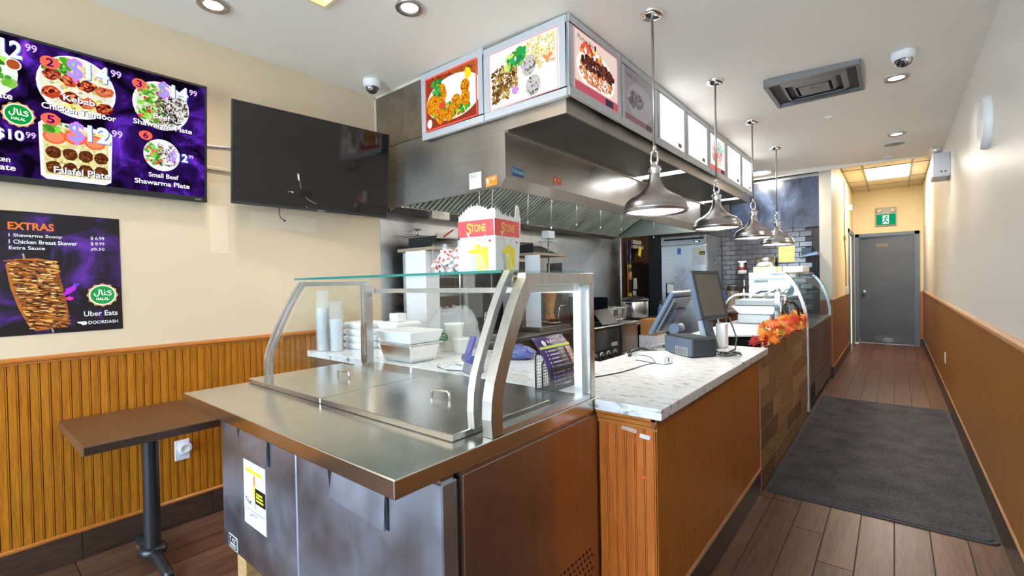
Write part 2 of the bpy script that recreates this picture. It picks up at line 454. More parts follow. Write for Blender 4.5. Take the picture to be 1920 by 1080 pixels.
# ---- kitchen back wall with its tiles
wall_back = struct(MB().box(XL-.12, -.80, YB, YB+.1, 0, 3.2).build('wall_back', mat('dark_grout', srgb(58, 60, 66), .7)))
m_tile = mat('grey_glazed_tile', srgb(78, 78, 88), .12, rand=.25, spec=.7)
m_tileO = mat('terracotta_tile', srgb(176, 92, 58), .3, rand=.2)
_t = None
for r in range(16):
    z = .93+r*.0745
    if z > 2.06: break
    for c in range(11):
        x = -2.42+c*.1535+(r % 2)*.0767
        if x+.15 > -.82: continue
        if _t is None: _t = MB().box(x, x+.1500, YB-.008, YB, z, z+.0712).build('tile', m_tile, wall_back, bev=.004)
        else: inst(_t, (x+.075, YB-.004, z), wall_back)
_t2 = None
for r in range(3):
    for c in range(8):
        x = -2.3+c*.155
        if _t2 is None: _t2 = MB().box(x, x+.15, YB-.008, YB, .62+r*.1, .715+r*.1).build('tile', m_tileO, wall_back)
        else: inst(_t2, (x+.075, YB-.004, .62+r*.1), wall_back)
t = NT('black_lacquer_panel'); nz = t.noise(t.pos((2, 2, 1.2)), 1.5, 5, .6, 1)
t.bsdf(t.ramp(nz, [(.35, srgb(22, 26, 38)), (.75, srgb(70, 86, 120))]), t.ramp(nz, [(.3, .16), (.7, .3)]), 0, .8)
MB().box(-1.95, -.80, YB-.014, YB, 2.10, 2.80).build('upper_panel', t.m, wall_back)
MB().box(-2.6, -.80, YB-.02, YB, 2.80, 2.84).build('panel_trim', m_steel, wall_back)
# brown lining on the left wall between the steel sheet and the corner
MB().box(XL, XL+.008, 6.70, YB, 0, 2.85).build('brown_lining', mat('brown_wall_lining', srgb(74, 50, 34), .4, var=.15, scale=(12, 12, 2)), wall_left)

# ---- column and hallway walls
col = struct(MB().box(-.80, XH, 7.72, 8.1, 0, 3.15).build('wall_column', mat('column_paint', srgb(228, 224, 214), .5)))
for k in range(4):
    x = -.798+k*.0345
    MB().box(x, x+.033, 7.711, 7.72, .15, 1.06).build('board', m_oakE, col)
MB().box(-.80, XH+.012, 7.705, 7.72, 1.06, 1.075).build('chair_rail', m_trimL, col)
MB().box(-.80, XH+.012, 7.706, 7.72, 0, .15).build('skirting', m_skirt, col)
wall_hall = struct(MB().box(XH-.14, XH, 8.1, 10.72, 0, 3.3).box(XH-.14, XH, 11.95, YD+.1, 0, 3.3).box(XH-.14, XH, 10.72, 11.95, 2.28, 3.3).build('wall_hall', m_hall))
MB().box(XH, XH+.008, 7.72, 10.68, .15, 1.06).build('grooved_panel', m_oakR, wall_hall)
MB().box(XH, XH+.014, 7.705, 10.68, 1.06, 1.078).build('chair_rail', m_trimL, wall_hall)
MB().box(XH, XH+.014, 7.72, 10.68, .148, .166).build('base_strip', m_trimL, wall_hall)
MB().box(XH, XH+.012, 7.72, 10.68, 0, .148).build('skirting', m_skirt, wall_hall)
m_greyp = mat('grey_door_paint', srgb(92, 98, 108), .42, var=.08, scale=(3, 3, 3))
m_greyf = mat('grey_frame_paint', srgb(106, 116, 130), .4)
d2 = root('door_2', (XH, 11.3, 0)); struct(d2)
MB().box(XH-.02, XH+.02, 10.68, 10.76, 0, 2.28).box(XH-.02, XH+.02, 11.88, 11.96, 0, 2.28).box(XH-.02, XH+.02, 10.68, 11.96, 2.20, 2.28).build('door_frame', m_greyf, d2)
MB().box(XH-.08, XH-.04, 10.76, 11.88, 0, 2.2).build('door_leaf', m_greyp, d2)
wall_end = struct(MB().box(XH-.14, -.62, YD, YD+.1, 0, 3.3).box(.38, XR+.12, YD, YD+.1, 0, 3.3).box(-.62, .38, YD, YD+.1, 2.25, 3.3).build('wall_end', m_hall))
for k in range(2): MB().box(.383+k*.026, .407+k*.026, YD-.008, YD, .16, 1.06).build('board', m_oakE, wall_end)
MB().box(.38, XR, YD-.012, YD, 0, .15).build('skirting', m_skirt, wall_end)
d1 = root('door_1', (-.12, YD, 0)); struct(d1)
MB().box(-.62, -.56, YD-.03, YD+.1, 0, 2.25).box(.31, .38, YD-.03, YD+.1, 0, 2.25).box(-.62, .38, YD-.03, YD+.1, 2.19, 2.25).build('door_frame', m_greyf, d1)
ra = RZ(math.radians(-3.2)); hinge = Vector((.305, YD+.02, 0))
def dl(x, y, z): return hinge+ra @ Vector((x, y, z))
leaf = MB().obox(dl(-.43, .02, 1.095), (.86, .04, 2.15), ra).build('door_leaf', m_greyp, d1)
kp = dl(-.79, -.005, 1.06)
MB().cyl(kp, kp+Vector((0, -.02, 0)), .034, n=20).cyl(kp+Vector((0, -.02, 0)), kp+Vector((0, -.05, 0)), .014).ball(kp+Vector((0, -.07, 0)), .032, 16).build('knob', m_chrome, leaf)
sp = dl(-.49, -.003, 2.005)
MB().obox(sp, (.19, .004, .05), ra).build('sign_plate', mat('brown_plate', srgb(150, 132, 108), .5), leaf)
pr = Print(dl(-.585, -.006, 1.98), ra @ Vector((1, 0, 0)), (0, 0, 1))
pr.marks(.012, .178, .017, .037, (60, 44, 30)); pr.build('sign_lettering', m_print, leaf)
pr = Print(dl(-.86, -.001, .02), ra @ Vector((1, 0, 0)), (0, 0, 1))
pr.blob(.44, .09, .22, .075, (104, 110, 118), .1, 20); pr.blob(.45, .075, .08, .05, (150, 164, 168), .15, 16); pr.build('scuff_mark', m_print, leaf)
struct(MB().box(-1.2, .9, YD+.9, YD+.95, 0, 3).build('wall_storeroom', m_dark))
# hallway tile ceiling
m_ctile = mat('ceiling_tile', srgb(214, 198, 164), .8, var=.04, scale=(30, 30, 30)); m_tbar = mat('ceiling_grid', srgb(150, 138, 116), .5)
hc = struct(MB().box(XH-.14, XR+.1, YB-.14, YD+.1, HALLZ+.02, HALLZ+.06).build('ceiling_hall', m_tbar))
struct(MB().box(XL-.12, XR+.12, YB-.16, YB-.14, 2.83, HALLZ+.06).build('wall_soffit', m_ceil))
gx = [XH, -.385, .225, XR]; gy = [7.62, 8.25, 9.47, 10.69, 11.3, YD]
for i in range(3):
    for j in range(5):
        if i == 1 and j == 2: continue
        MB().box(gx[i]+.012, gx[i+1]-.012, gy[j]+.012, gy[j+1]-.012, HALLZ+.004, HALLZ+.02).build('ceiling_tile', m_ctile, hc)
for x in gx[1:3]: MB().box(x-.012, x+.012, 7.62, YD, HALLZ-.004, HALLZ+.02).build('grid_bar', m_tbar, hc)
for y in gy[1:5]: MB().box(XH, XR, y-.012, y+.012, HALLZ-.004, HALLZ+.02).build('grid_bar', m_tbar, hc)

# ================================================================ CEILING FIXTURES
m_lamp = emis('lamp_white', (1, .96, .88), 14)
m_lampC = emis('cool_lamp_white', (.96, .98, 1), 9)
m_box = emis('blank_lightbox', (.97, .98, 1), 2.2)
def downlight(x, y, label, power):
    z = ceil_z(x); r = root('downlight', (x, y, z-.012))
    MB().lathe([(.075, .014), (.078, .004), (.074, 0), (.052, .002), (.045, .008)], (x, y, z-.014), 28).build('trim_ring', m_nickel, r)
    MB().lathe([(.046, .006), (.036, .003), (.02, .001), (0, 0)], (x, y, z-.0135), 20).build('lamp', m_lamp, r)
    light('downlight_beam', 'SPOT', (x, y, z-.03), power, (1, .94, .86), spot_size=math.radians(125), spot_blend=.9, shadow_soft_size=.05)
    tag(r, label, 'downlight', 'recessed downlights')
downlight(-2.838, .959, 'recessed ceiling downlight above the lit menu television, nearest the left wall', 30)
downlight(-2.048, 1.657, 'recessed ceiling downlight in front of the fried-food picture lightbox', 45)
downlight(.022, 4.459, 'recessed ceiling downlight just behind the white dome camera over the aisle', 24)
downlight(.028, 6.228, 'recessed ceiling downlight beside the round ceiling speaker', 30)

# pendants
def pendant(x, y, label):
    z = ceil_z(x); r = root('pendant_lamp', (x, y, 1.775))
    MB().lathe([(0, 0), (.03, .001), (.055, .01), (.066, .022), (.066, .03)], (x, y, z-.03), 28).build('canopy', m_chrome, r)
    MB().cyl((x, y, 2.12), (x, y, z-.02), .0075, n=10).build('rod', m_nickel, r)
    k = MB().tube([(x-.017, y, 2.045), (x-.02, y, 2.08), (x-.018, y, 2.115), (x, y, 2.13), (x+.018, y, 2.115), (x+.02, y, 2.08), (x+.017, y, 2.045)], .006)
    k.lathe([(.0, 2.12), (.012, 2.125), (.013, 2.15), (.008, 2.155)], (x, y, 0), 12); k.build('yoke', m_chrome, r)
    MB().lathe([(.012, 2.062), (.016, 2.045), (.033, 2.035), (.036, 2.02), (.03, 2.008), (.03, 1.995)], (x, y, 0), 24).build('fitter', m_chrome, r)
    MB().lathe([(.028, 2.0), (.031, 1.97), (.038, 1.945), (.052, 1.918), (.075, 1.893), (.108, 1.872), (.14, 1.856), (.16, 1.838), (.17, 1.818), (.174, 1.80),
                (.177, 1.797), (.177, 1.79), (.174, 1.787), (.174, 1.777), (.17, 1.775), (.162, 1.778), (.158, 1.81), (.13, 1.845), (.06, 1.885)], (x, y, 0), 40).build('shade', m_nickel, r)
    for q in (.4, 2.5, 4.6):
        MB().ball((x+.176*math.cos(q), y+.176*math.sin(q), 1.792), .006, 8).build('thumb_screw', m_chrome, r)
    MB().lathe([(0, 1.779), (.09, 1.780), (.15, 1.784), (.163, 1.792)], (x, y, 0), 32).build('diffuser', emis_pend, r)
    light('pendant_glow', 'AREA', (x, y, 1.772), 7, (1, .95, .86), shape='DISK', size=.3)
    tag(r, label, 'pendant lamp', 'row of nickel dome pendants over the counter')
emis_pend = emis('pendant_diffuser', (1, .97, .9), 6)
pendant(-1.043, 2.56, 'nickel dome pendant lamp nearest the camera, largest in the row')
pendant(-1.043, 3.75, 'second nickel dome pendant lamp in the row, behind the largest one')
pendant(-1.043, 4.94, 'third nickel dome pendant lamp in the row, before the farthest one')
pendant(-1.043, 6.12, 'farthest nickel dome pendant lamp, hanging before the tiled back wall')

# flush lamp
x, y = -1.47, 7.35; z = ceil_z(x); r = root('flush_ceiling_lamp', (x, y, z-.05))
MB().lathe([(.16, .05), (.165, .03), (.155, .01), (.15, .008)], (x, y, z-.05), 32).build('housing', m_whiteM, r)
MB().lathe([(.15, .012), (.1, .003), (0, 0)], (x, y, z-.05), 32).build('diffuser', emis('flush_diffuser', (1, .9, .7), 7), r)
light('flush_lamp_glow', 'AREA', (x, y, z-.06), 30, (1, .9, .72), shape='DISK', size=.28)
tag(r, 'round flush ceiling lamp at the kitchen back wall', 'ceiling lamp')

# hallway troffer
r = root('ceiling_light_panel', (-.08, 10.08, HALLZ))
MB().box(-.373, .213, 9.482, 9.5, HALLZ-.006, HALLZ+.015).box(-.373, .213, 10.66, 10.678, HALLZ-.006, HALLZ+.015).box(-.373, -.355, 9.5, 10.66, HALLZ-.006, HALLZ+.015).box(.195, .213, 9.5, 10.66, HALLZ-.006, HALLZ+.015).build('frame', m_whiteM, r)
MB().box(-.355, .195, 9.5, 10.66, HALLZ+.002, HALLZ+.012).build('diffuser', emis('troffer_diffuser', (1, .97, .88), 5), r)
light('troffer_glow', 'AREA', (-.08, 10.08, HALLZ-.02), 42, (1, .92, .78), shape='RECTANGLE', size=.55, size_y=1.1)
tag(r, 'lit rectangular fluorescent panel in the hallway ceiling', 'light panel')

# supply vent (square diffuser)
x0, x1, y0, y1 = -.752, -.165, 3.935, 4.515; z = ceil_z(-.165); r = root('ceiling_vent', (-.46, 4.22, z-.05))
m_ventf = mat('vent_grey_metal', srgb(128, 126, 128), .4, .3); m_ventd = mat('vent_dark', srgb(52, 50, 54), .6)
def ring(mb, a, b, c, d, w, z0, z1):
    return mb.box(a, b, c, c+w, z0, z1).box(a, b, d-w, d, z0, z1).box(a, a+w, c+w, d-w, z0, z1).box(b-w, b, c+w, d-w, z0, z1)
ring(MB(), x0, x1, y0, y1, .028, z-.035, z+.02).build('outer_frame', m_ventf, r, bev=.004)
MB().box(x0+.028, x1-.028, y0+.028, y1-.028, z-.008, z+.01).build('dark_backing', m_ventd, r)
def cone(a, w, z0, z1):   # a sloping square louvre ring
    cx, cy = (x0+x1)/2, (y0+y1)/2; h = (x1-x0)/2-a; k = (y1-y0)/2-a
    o = [(cx-h, cy-k, z1), (cx+h, cy-k, z1), (cx+h, cy+k, z1), (cx-h, cy+k, z1)]
    i = [(cx-h+w, cy-k+w, z0), (cx+h-w, cy-k+w, z0), (cx+h-w, cy+k-w, z0), (cx-h+w, cy+k-w, z0)]
    return MB().add(o+i, [(q, (q+1) % 4, 4+(q+1) % 4, 4+q) for q in range(4)])
for a, w in ((.085, .035), (.15, .03)):
    c = cone(a, w, z-.034, z-.006).build('louvre_ring', m_ventf, r); sd = c.modifiers.new('t', 'SOLIDIFY'); sd.thickness = .004
MB().box(x0+.2, x1-.2, y0+.2, y1-.2, z-.036, z-.028).lathe([(.03, 0), (.026, -.006), (0, -.008)], ((x0+x1)/2, (y0+y1)/2, z-.036), 16).build('centre_plate', m_ventf, r, bev=.003)
tag(r, 'square grey metal air diffuser set in the ceiling', 'air vent')

# dome cameras
def dome(x, y, label):
    z = ceil_z(x); r = root('dome_camera', (x, y, z-.1))
    MB().lathe([(.0, 0), (.066, 0), (.068, -.012), (.064, -.016), (.066, -.03), (.06, -.045), (.048, -.052)], (x, y, z), 28).build('base', m_white, r)
    MB().ball((x, y, z-.05), .047, 24, (1, 1, 1), -1, 0).build('dome', mat('smoked_dome', (.03, .03, .035), .06, spec=.9), r)
    MB().ball((x+.018, y-.03, z-.065), .022, 14).build('lens', m_chrome, r)
    tag(r, label, 'camera', 'dome cameras')
dome(-3.03, 2.08, 'white dome security camera in the corner above the black television')
dome(.056, 3.99, 'white dome security camera on the ceiling over the aisle, right of the vent')
# speaker, sprinkler heads
x, y = .01, 6.69; z = ceil_z(x); r = root('ceiling_speaker', (x, y, z-.01))
MB().lathe([(.115, .01), (.113, 0), (.095, 0), (.093, .006)], (x, y, z-.01), 28).build('rim', m_white, r)
MB().lathe([(.094, .003), (.05, .001), (0, .0005)], (x, y, z-.0095), 28).build('grille', mat('speaker_grille', srgb(150, 148, 146), .6), r)
tag(r, 'round white ceiling speaker with grey grille over the aisle', 'speaker')
def sprinkler(x, y, z, label):
    tag(MB().lathe([(.04, .012), (.042, .004), (.03, 0), (.012, -.002), (.012, -.016), (0, -.018)], (x, y, z-.012), 20).build('sprinkler_cover', m_white), label, 'sprinkler')
sprinkler(-.463, 5.227, ceil_z(-.463), 'small white sprinkler cover on the ceiling behind the vent')
sprinkler(-.05, 7.38, ceil_z(-.05), 'small white sprinkler cover near the edge of the main ceiling')

# exit sign with lamp heads
r = root('exit_sign', (-.12, YD-.04, 2.385))
MB().box(-.285, .04, YD-.05, YD, 2.385, 2.75).build('housing', mat('sign_grey', srgb(176, 172, 162), .5), r, bev=.006)
MB().box(-.272, .028, YD-.056, YD-.05, 2.40, 2.615).build('green_panel', emis('exit_green', srgb(20, 166, 108), .8), r)
pr = Print((-.272, YD-.056, 2.40), (1, 0, 0), (0, 0, 1)); wh = (235, 250, 242); gr = (20, 166, 108)
pr.rect(.098, .02, .10, .175, wh)
pr.disc(.158, .168, .013, .013, gr, 14); pr.stroke([(.150, .150), (.140, .10), (.16, .07), (.185, .045)], .02, gr)
pr.stroke([(.140, .105), (.125, .07), (.10, .05)], .016, gr); pr.stroke([(.150, .145), (.175, .13), (.185, .11)], .011, gr); pr.stroke([(.148, .145), (.12, .135), (.112, .112)], .011, gr)
pr.build('running_figure', printmat('exit_print', .9), r)
for x in (-.225, -.015):
    MB().cyl((x, YD-.05, 2.69), (x, YD-.09, 2.685), .045, .04, 20).build('lamp_head', mat('brass_lamp', srgb(150, 130, 96), .25, .8), r)
tag(r, 'green running figure exit sign with two lamp heads above the door', 'exit sign')

# emergency light on right wall
r = root('emergency_light', (.37, 6.47, 2.37))
MB().box(.305, XR, 6.32, 6.66, 2.37, 2.61).build('battery_box', mat('grey_box', srgb(188, 190, 196), .4), r, bev=.006)
MB().box(.303, .305, 6.34, 6.64, 2.39, 2.59).build('front_cover', m_whiteM, r)
for yy in (6.42, 6.56):
    MB().cyl((.36, yy, 2.61), (.35, yy, 2.65), .012).cyl((.375, yy, 2.665), (.30, yy-.02, 2.65), .032, .044, 18).build('lamp_head', m_chrome, r)
MB().cyl((.37, 6.3185, 2.42), (.37, 6.322, 2.42), .008).cyl((.40, 6.3185, 2.42), (.40, 6.322, 2.42), .008).build('indicator', m_black, r)
tag(r, 'grey emergency light box with two chrome lamp heads on right wall', 'emergency light')
# round wall disc
tag(MB().lathe([(0, .038), (.135, .038), (.15, .034), (.156, .02), (.156, 0)], (XR, 3.93, 2.29), 40, RY(-PI/2)).build('round_wall_speaker', m_white), 'round white disc mounted high on the right wall', 'wall fixture')
def outlet(x, y, z, s, label, dev=False):
    r = root('power_outlet', (x, y, z-.06))
    MB().box(min(x, x+s*.006), max(x, x+s*.006), y-.038, y+.038, z-.06, z+.06).build('cover_plate', m_white, r, bev=.003)
    for q in (-.022, .022): MB().box(min(x+s*.006, x+s*.008), max(x+s*.006, x+s*.008), y-.016, y+.016, z+q-.014, z+q+.014).build('socket', m_whiteM, r)
    if dev:
        MB().lathe([(.034, 0), (.034, .03), (.03, .036), (.018, .037), (.016, .034), (0, .034)], (x+.006, y+.008, z+.012), 28, RY(PI/2)).build('round_plug', m_white, r)
        MB().lathe([(.0345, .012), (.036, .016), (.0345, .02)], (x+.006, y+.008, z+.012), 28, RY(PI/2)).build('glow_ring', emis('violet_glow', (.35, .3, 1), 1.2), r)
    tag(r, label, 'outlet')
outlet(XL+.0125, .878, .443, 1, 'white wall outlet with a round plug-in device under the brown table', True)
outlet(XR-.009, 6.94, .482, -1, 'white outlet plate low on the right wall panelling')
# hallway wall boxes and conduit
tag(MB().box(XH, XH+.045, 9.9, 10.02, 1.09, 1.21).build('wall_junction_box', m_white, bev=.006), 'white junction box just above the hallway panelling', 'junction box')
tag(MB().box(XH, XH+.05, 10.95, 11.05, 2.64, 2.75).build('motion_sensor', m_white, bev=.01), 'small white sensor high on the hallway left wall', 'sensor')
tag(MB().tube([(XH+.012, 9.93, 1.21), (XH+.012, 9.93, 1.6), (XH+.012, 9.7, 2.05), (XH+.012, 9.7, 3.0)], .008).box(XH, XH+.03, 9.66, 9.74, 2.0, 2.08).build('wall_conduit', mat('conduit_grey', srgb(150, 130, 96), .5)), 'thin conduit climbing the hallway left wall', 'conduit')
tag(MB().lathe([(.0, 0), (.035, .0), (.04, .02), (.035, .045), (.0, .05)], (-.60, 11.75, 0), 20).build('door_stop', m_white), 'small round white door stop on the floor by the grey door', 'door stop')

# ================================================================ LEFT WALL: SCREENS AND POSTER
def panel(mb, O, U, V, u0, u1, v0, v1, n0, n1):
    O = Vector(O); U = Vector(U); V = Vector(V); N = U.cross(V)
    f = lambda u, v, n: O+U*u+V*v+N*n
    return mb.hexa([f(u0, v0, n0), f(u1, v0, n0), f(u1, v1, n0), f(u0, v1, n0)], [f(u0, v0, n1), f(u1, v0, n1), f(u1, v1, n1), f(u0, v1, n1)])
# lit menu television
ta = math.radians(4.2); O = Vector((-3.24, -.165, 1.92)); U = Vector((0, 1, 0)); V = Vector((math.sin(ta), 0, math.cos(ta)))
r = root('menu_television', (-3.24, .43, 1.92))
body = MB(); panel(body, O, U, V, 0, 1.195, 0, .69, -.035, 0); panel(body, O, U, V, .2, 1.0, .28, .6, -.055, -.035)
body.build('casing', m_black, r, bev=.004)
fr = MB()
for a in ((0, 1.195, 0, .03), (0, 1.195, .678, .69), (0, .012, .03, .678), (1.183, 1.195, .03, .678)): panel(fr, O, U, V, *a, 0, .006)
fr.build('bezel', mat('gloss_black', (.015, .015, .016), .15, spec=.7), r)
MB().box(XL, -3.255, .2, .66, 2.1, 2.4).build('wall_bracket', m_blackM, r)
t = NT('screen_purple_smoke'); n1 = t.noise(t.pos((3, 3.5, 3.2)), 1.4, 4, .6, 1.2)
e = t.n('Emission'); e.inputs[1].default_value = 1.0
t.l(t.ramp(n1, [(.42, srgb(12, 6, 22)), (.56, srgb(48, 18, 96)), (.66, srgb(98, 44, 190)), (.8, srgb(200, 80, 220))]), e.inputs[0]); t.l(e.outputs[0], t.out.inputs[0])
sc = MB(); panel(sc, O, U, V, .012, 1.183, .03, .678, 0, .001); sc = sc.build('screen', t.m, r)
pr = Print(O+V.cross(U)*-.001, U, V)
pr.O = O+U.cross(V)*.001
WH = (246, 246, 252); GREENS = [(110, 190, 60), (150, 210, 90), (70, 150, 40)]; MEAT = [(150, 44, 30), (186, 64, 40), (120, 30, 22), (206, 92, 56)]
def price(cx, cy, h, a, b, dx=0):
    pr.text('$', cx-h*.42, cx+h*.28, cy-h*.66, cy+h*.66, (232, 120, 250), .03); pr.text('$', cx-h*.36, cx+h*.22, cy-h*.58, cy+h*.58, (150, 160, 250), .0)
    pr.shadowtext(a, cx+h*.40, cx+h*(.42+.5*len(a)), cy-h*.45+h*.1, cy+h*.5+h*.1, (236, 244, 255), .03, (70, 120, 210), .004)
    pr.text(b, cx+h*(.5+.5*len(a)), cx+h*(1.0+.5*len(a)), cy+h*.16, cy+h*.58, (220, 190, 255), .02)
def badge(x, y, n, k=1):
    pr.blob(x, y, .036*k, .03*k, (250, 106, 84), .06, 20); pr.text(n, x-.014*k, x+.014*k, y-.019*k, y+.019*k, (70, 10, 90), .02)
# 2: kebab plate
pr.disc(.62, .508, .15, .152, (236, 238, 240)); pr.disc(.62, .512, .138, .14, (226, 226, 214))
pr.scatter(260, .50, .74, .40, .64, .009, [(238, 224, 130), (230, 214, 110), (244, 236, 190)], inside=(.62, .512, .13, .13))
pr.scatter(60, .50, .60, .56, .64, .014, GREENS, inside=(.62, .512, .135, .135))
for q in range(4):
    for w in range(2): pr.blob(.525+q*.066, .545-w*.085-q*.01, .036, .028, MEAT[(q+w) % 4], .15, 14, .3); pr.scatter(24, .492+q*.066, .55+q*.066, .53-w*.085-q*.01, .56-w*.085-q*.01, .008, [(214, 110, 70), (90, 20, 16), (230, 130, 84)])
badge(.52, .60, '2'); price(.617, .592, .088, '14', '99')
pr.shadowtext('Kebab', .565, .685, .432, .462, WH); pr.shadowtext('Chicken Tandoor', .487, .77, .375, .405, WH)
# 3: beef shawarma
pr.disc(.97, .513, .132, .132, (232, 234, 238)); pr.disc(.97, .517, .118, .118, (222, 222, 210))
pr.scatter(200, .86, .98, .41, .62, .011, GREENS+[(220, 236, 180), (236, 90, 60)], inside=(.95, .517, .115, .115))
pr.scatter(260, .95, 1.09, .41, .58, .011, [(70, 60, 62), (120, 108, 104), (190, 180, 174), (40, 34, 38)], inside=(.98, .515, .112, .11), asp=(.25, .5))
badge(.868, .605, '3', .9); price(.985, .60, .078, '14', '99'); pr.shadowtext('Beef', .93, 1.01, .437, .466, WH); pr.shadowtext('Shawarma Plate', .84, 1.115, .388, .416, WH)
# 5: falafel tray
rx = [(.48, .05), (.50, .034), (.72, .034), (.745, .05), (.752, .30), (.735, .315), (.49, .32), (.474, .30)]
pr.poly(rx, (238, 238, 236)); pr.poly([(.495, .06), (.73, .06), (.738, .295), (.488, .30)], (224, 214, 150))
pr.scatter(300, .50, .73, .06, .29, .009, [(232, 220, 150), (214, 200, 120), (244, 236, 190)])
for q in range(4):
    for w in range(2): pr.blob(.525+.06*q, .168-.072*w, .028, .03, (92, 46, 22), .08, 16); pr.scatter(16, .502+.06*q, .54+.06*q, .155-.072*w, .18-.072*w, .006, [(130, 74, 40), (66, 30, 14)])
for q in range(3): pr.disc(.53+.075*q, .245+.01*(q % 2), .042, .036, (238, 96, 60)); pr.disc(.53+.075*q, .245+.01*(q % 2), .034, .028, (246, 140, 96))
pr.scatter(10, .49, .58, .27, .31, .018, GREENS)
badge(.518, .325, '5'); price(.617, .278, .088, '12', '99'); pr.shadowtext('Falafel Plate', .525, .738, .066, .10, WH)
# 6: small plate
pr.disc(.967, .238, .085, .088, (232, 234, 238)); pr.scatter(90, .89, .97, .18, .30, .009, GREENS+[(236, 90, 60)], inside=(.96, .24, .075, .075))
pr.scatter(120, .95, 1.04, .18, .30, .008, [(70, 60, 62), (130, 118, 112), (200, 190, 184)], inside=(.967, .24, .075, .075), asp=(.3, .6))
badge(.893, .333, '6', .85); price(1.02, .236, .05, '12', '99'); pr.shadowtext('Small Beef', .905, 1.045, .11, .136, WH); pr.shadowtext('Shawarma Plate', .842, 1.10, .067, .094, WH)
# left column, mostly beyond the picture's edge
pr.shadowtext('12', .355, .425, .575, .655, (236, 244, 255), .03, (70, 120, 210)); pr.text('99', .435, .475, .622, .658, (220, 190, 255), .02)
pr.disc(.28, .50, .13, .13, (226, 236, 226)); pr.scatter(50, .18, .39, .41, .58, .02, GREENS+[(230, 240, 220)], inside=(.28, .50, .12, .12)); pr.disc(.395, .545, .027, .027, (240, 236, 230)); pr.disc(.395, .545, .022, .022, (176, 80, 40))
badge(.15, .60, '1'); pr.shadowtext('Chicken Plate', .17, .39, .38, .412, WH)
pr.halal(.408, .318, .056, .056); pr.shadowtext('$10', .33, .425, .19, .245, (236, 244, 255), .03, (120, 70, 210)); pr.text('99', .43, .465, .215, .245, (220, 190, 255), .02)
pr.shadowtext('Small Chicken', .2, .378, .09, .116, WH); pr.shadowtext('Shawarma Plate', .13, .395, .052, .08, WH)
pr.build('menu_graphics', m_printE, sc)
lg = Print(O+U.cross(V)*.006, U, V); lg.text('VIZIO', 1.13, 1.165, .01, .018, (170, 170, 170), .01); lg.build('maker_lettering', m_print, r)
tag(r, 'large lit menu television showing purple food menu with prices', 'television')

# dark cracked television on a swivel arm
O = Vector((-3.185, 1.146, 1.925)); U = Vector((.135, 1.005, -.01)).normalized(); V = Vector((.05, -.01, .62)); V = (V-U*V.dot(U)).normalized()
r = root('black_television', (-3.12, 1.66, 1.925)); TW, TH = 1.06, .635
body = MB(); panel(body, O, U, V, 0, TW, 0, TH, -.02, 0); panel(body, O, U, V, .12, .94, .03, .38, -.055, -.02); body.build('casing', m_black, r, bev=.003)
fr = MB()
for a in ((0, TW, 0, .016), (0, TW, TH-.006, TH), (0, .006, .016, TH-.006), (TW-.006, TW, .016, TH-.006)): panel(fr, O, U, V, *a, 0, .004)
fr.build('bezel', mat('charcoal_bezel', (.03, .03, .032), .25), r)
sc = MB(); panel(sc, O, U, V, .006, TW-.006, .016, TH-.006, 0, .001); sc = sc.build('screen', mat('dark_glossy_screen', srgb(30, 26, 24), .07, spec=.6), r)
pr = Print(O+U.cross(V)*.0012, U, V); ck = (150, 146, 142)
for ps in ([(.395, .235), (.405, .2), (.412, .16), (.435, .10), (.45, .085)], [(.435, .10), (.47, .07), (.52, .05)], [(.45, .03), (.463, .012)], [(.392, .245), (.388, .225)], [(.33, .11), (.36, .118)]):
    pr.stroke(ps, .0035, ck)
pr.blob(.398, .215, .005, .022, (220, 220, 220), .3, 8); pr.blob(.36, .112, .008, .004, (190, 190, 190)); pr.blob(.45, .115, .05, .03, (12, 11, 11), .3, 12)
pr.build('screen_cracks', m_print, sc)
lg = Print(O+U.cross(V)*.004, U, V); lg.text('Hisense', .53, .575, .004, .012, (200, 200, 200), .01); lg.build('maker_lettering', m_print, r)
MB().box(XL, XL+.02, 1.55, 1.85, 2.0, 2.45).obox((-3.225, 1.7, 2.2), (.15, .05, .06)).obox((-3.245, 1.62, 2.535), (.05, .02, .11)).build('swivel_mount', m_steel, r)
MB().tube([(-3.20, 1.45, 1.95), (-3.21, 1.447, 1.90), (-3.215, 1.46, 1.865), (-3.21, 1.48, 1.852)], .003).cyl((-3.21, 1.478, 1.853), (-3.206, 1.488, 1.842), .006).build('loose_cord', m_black, r)
tag(r, 'large switched-off black television with cracked screen beside the steel hood', 'television')
tag(MB().tube([(XL+.006, 1.0, 2.275), (XL+.006, 1.1, 2.285), (XL+.006, 1.25, 2.30)], .006).build('white_cable', m_white), 'white cable on the wall between the two televisions', 'cable')
tag(MB().box(XL, XL+.014, 1.0, 1.3, 2.135, 2.155).build('cable_raceway', m_wallL, bev=.003), 'cream cable channel on the wall below the white cable', 'cable channel')

# poster
O = Vector((XL+.003, -.1, 1.185)); U = Vector((0, 1, 0)); V = Vector((0, 0, 1))
t = NT('poster_dark_purple'); n1 = t.noise(t.pos((3, 5, 5)), 1, 4, .6, 1.0)
t.bsdf(t.ramp(n1, [(.5, srgb(26, 20, 24)), (.6, srgb(58, 28, 92)), (.7, srgb(100, 44, 160)), (.82, srgb(214, 60, 230))]), .28)
r = root('extras_poster', (XL, .26, 1.185))
pp = [(0, 0), (.723, 0), (.719, .601), (.36, .606), (0, .60)]
MB().prism([(O.y+a, O.z+b) for a, b in pp], 'x', XL+.0005, XL+.003).build('sheet', t.m, r)
pr = Print(O, U, V)
pr.text('EXTRAS', .302, .462, .515, .552, (248, 122, 44), .025)
W2 = (240, 238, 240)
pr.text('1 Shawarma Scoop', .304, .491, .476, .496, W2, .015); pr.text('1 Chicken Breast Skewer', .304, .547, .447, .467, W2, .015); pr.text('Extra Sauce', .304, .427, .419, .436, W2, .015)
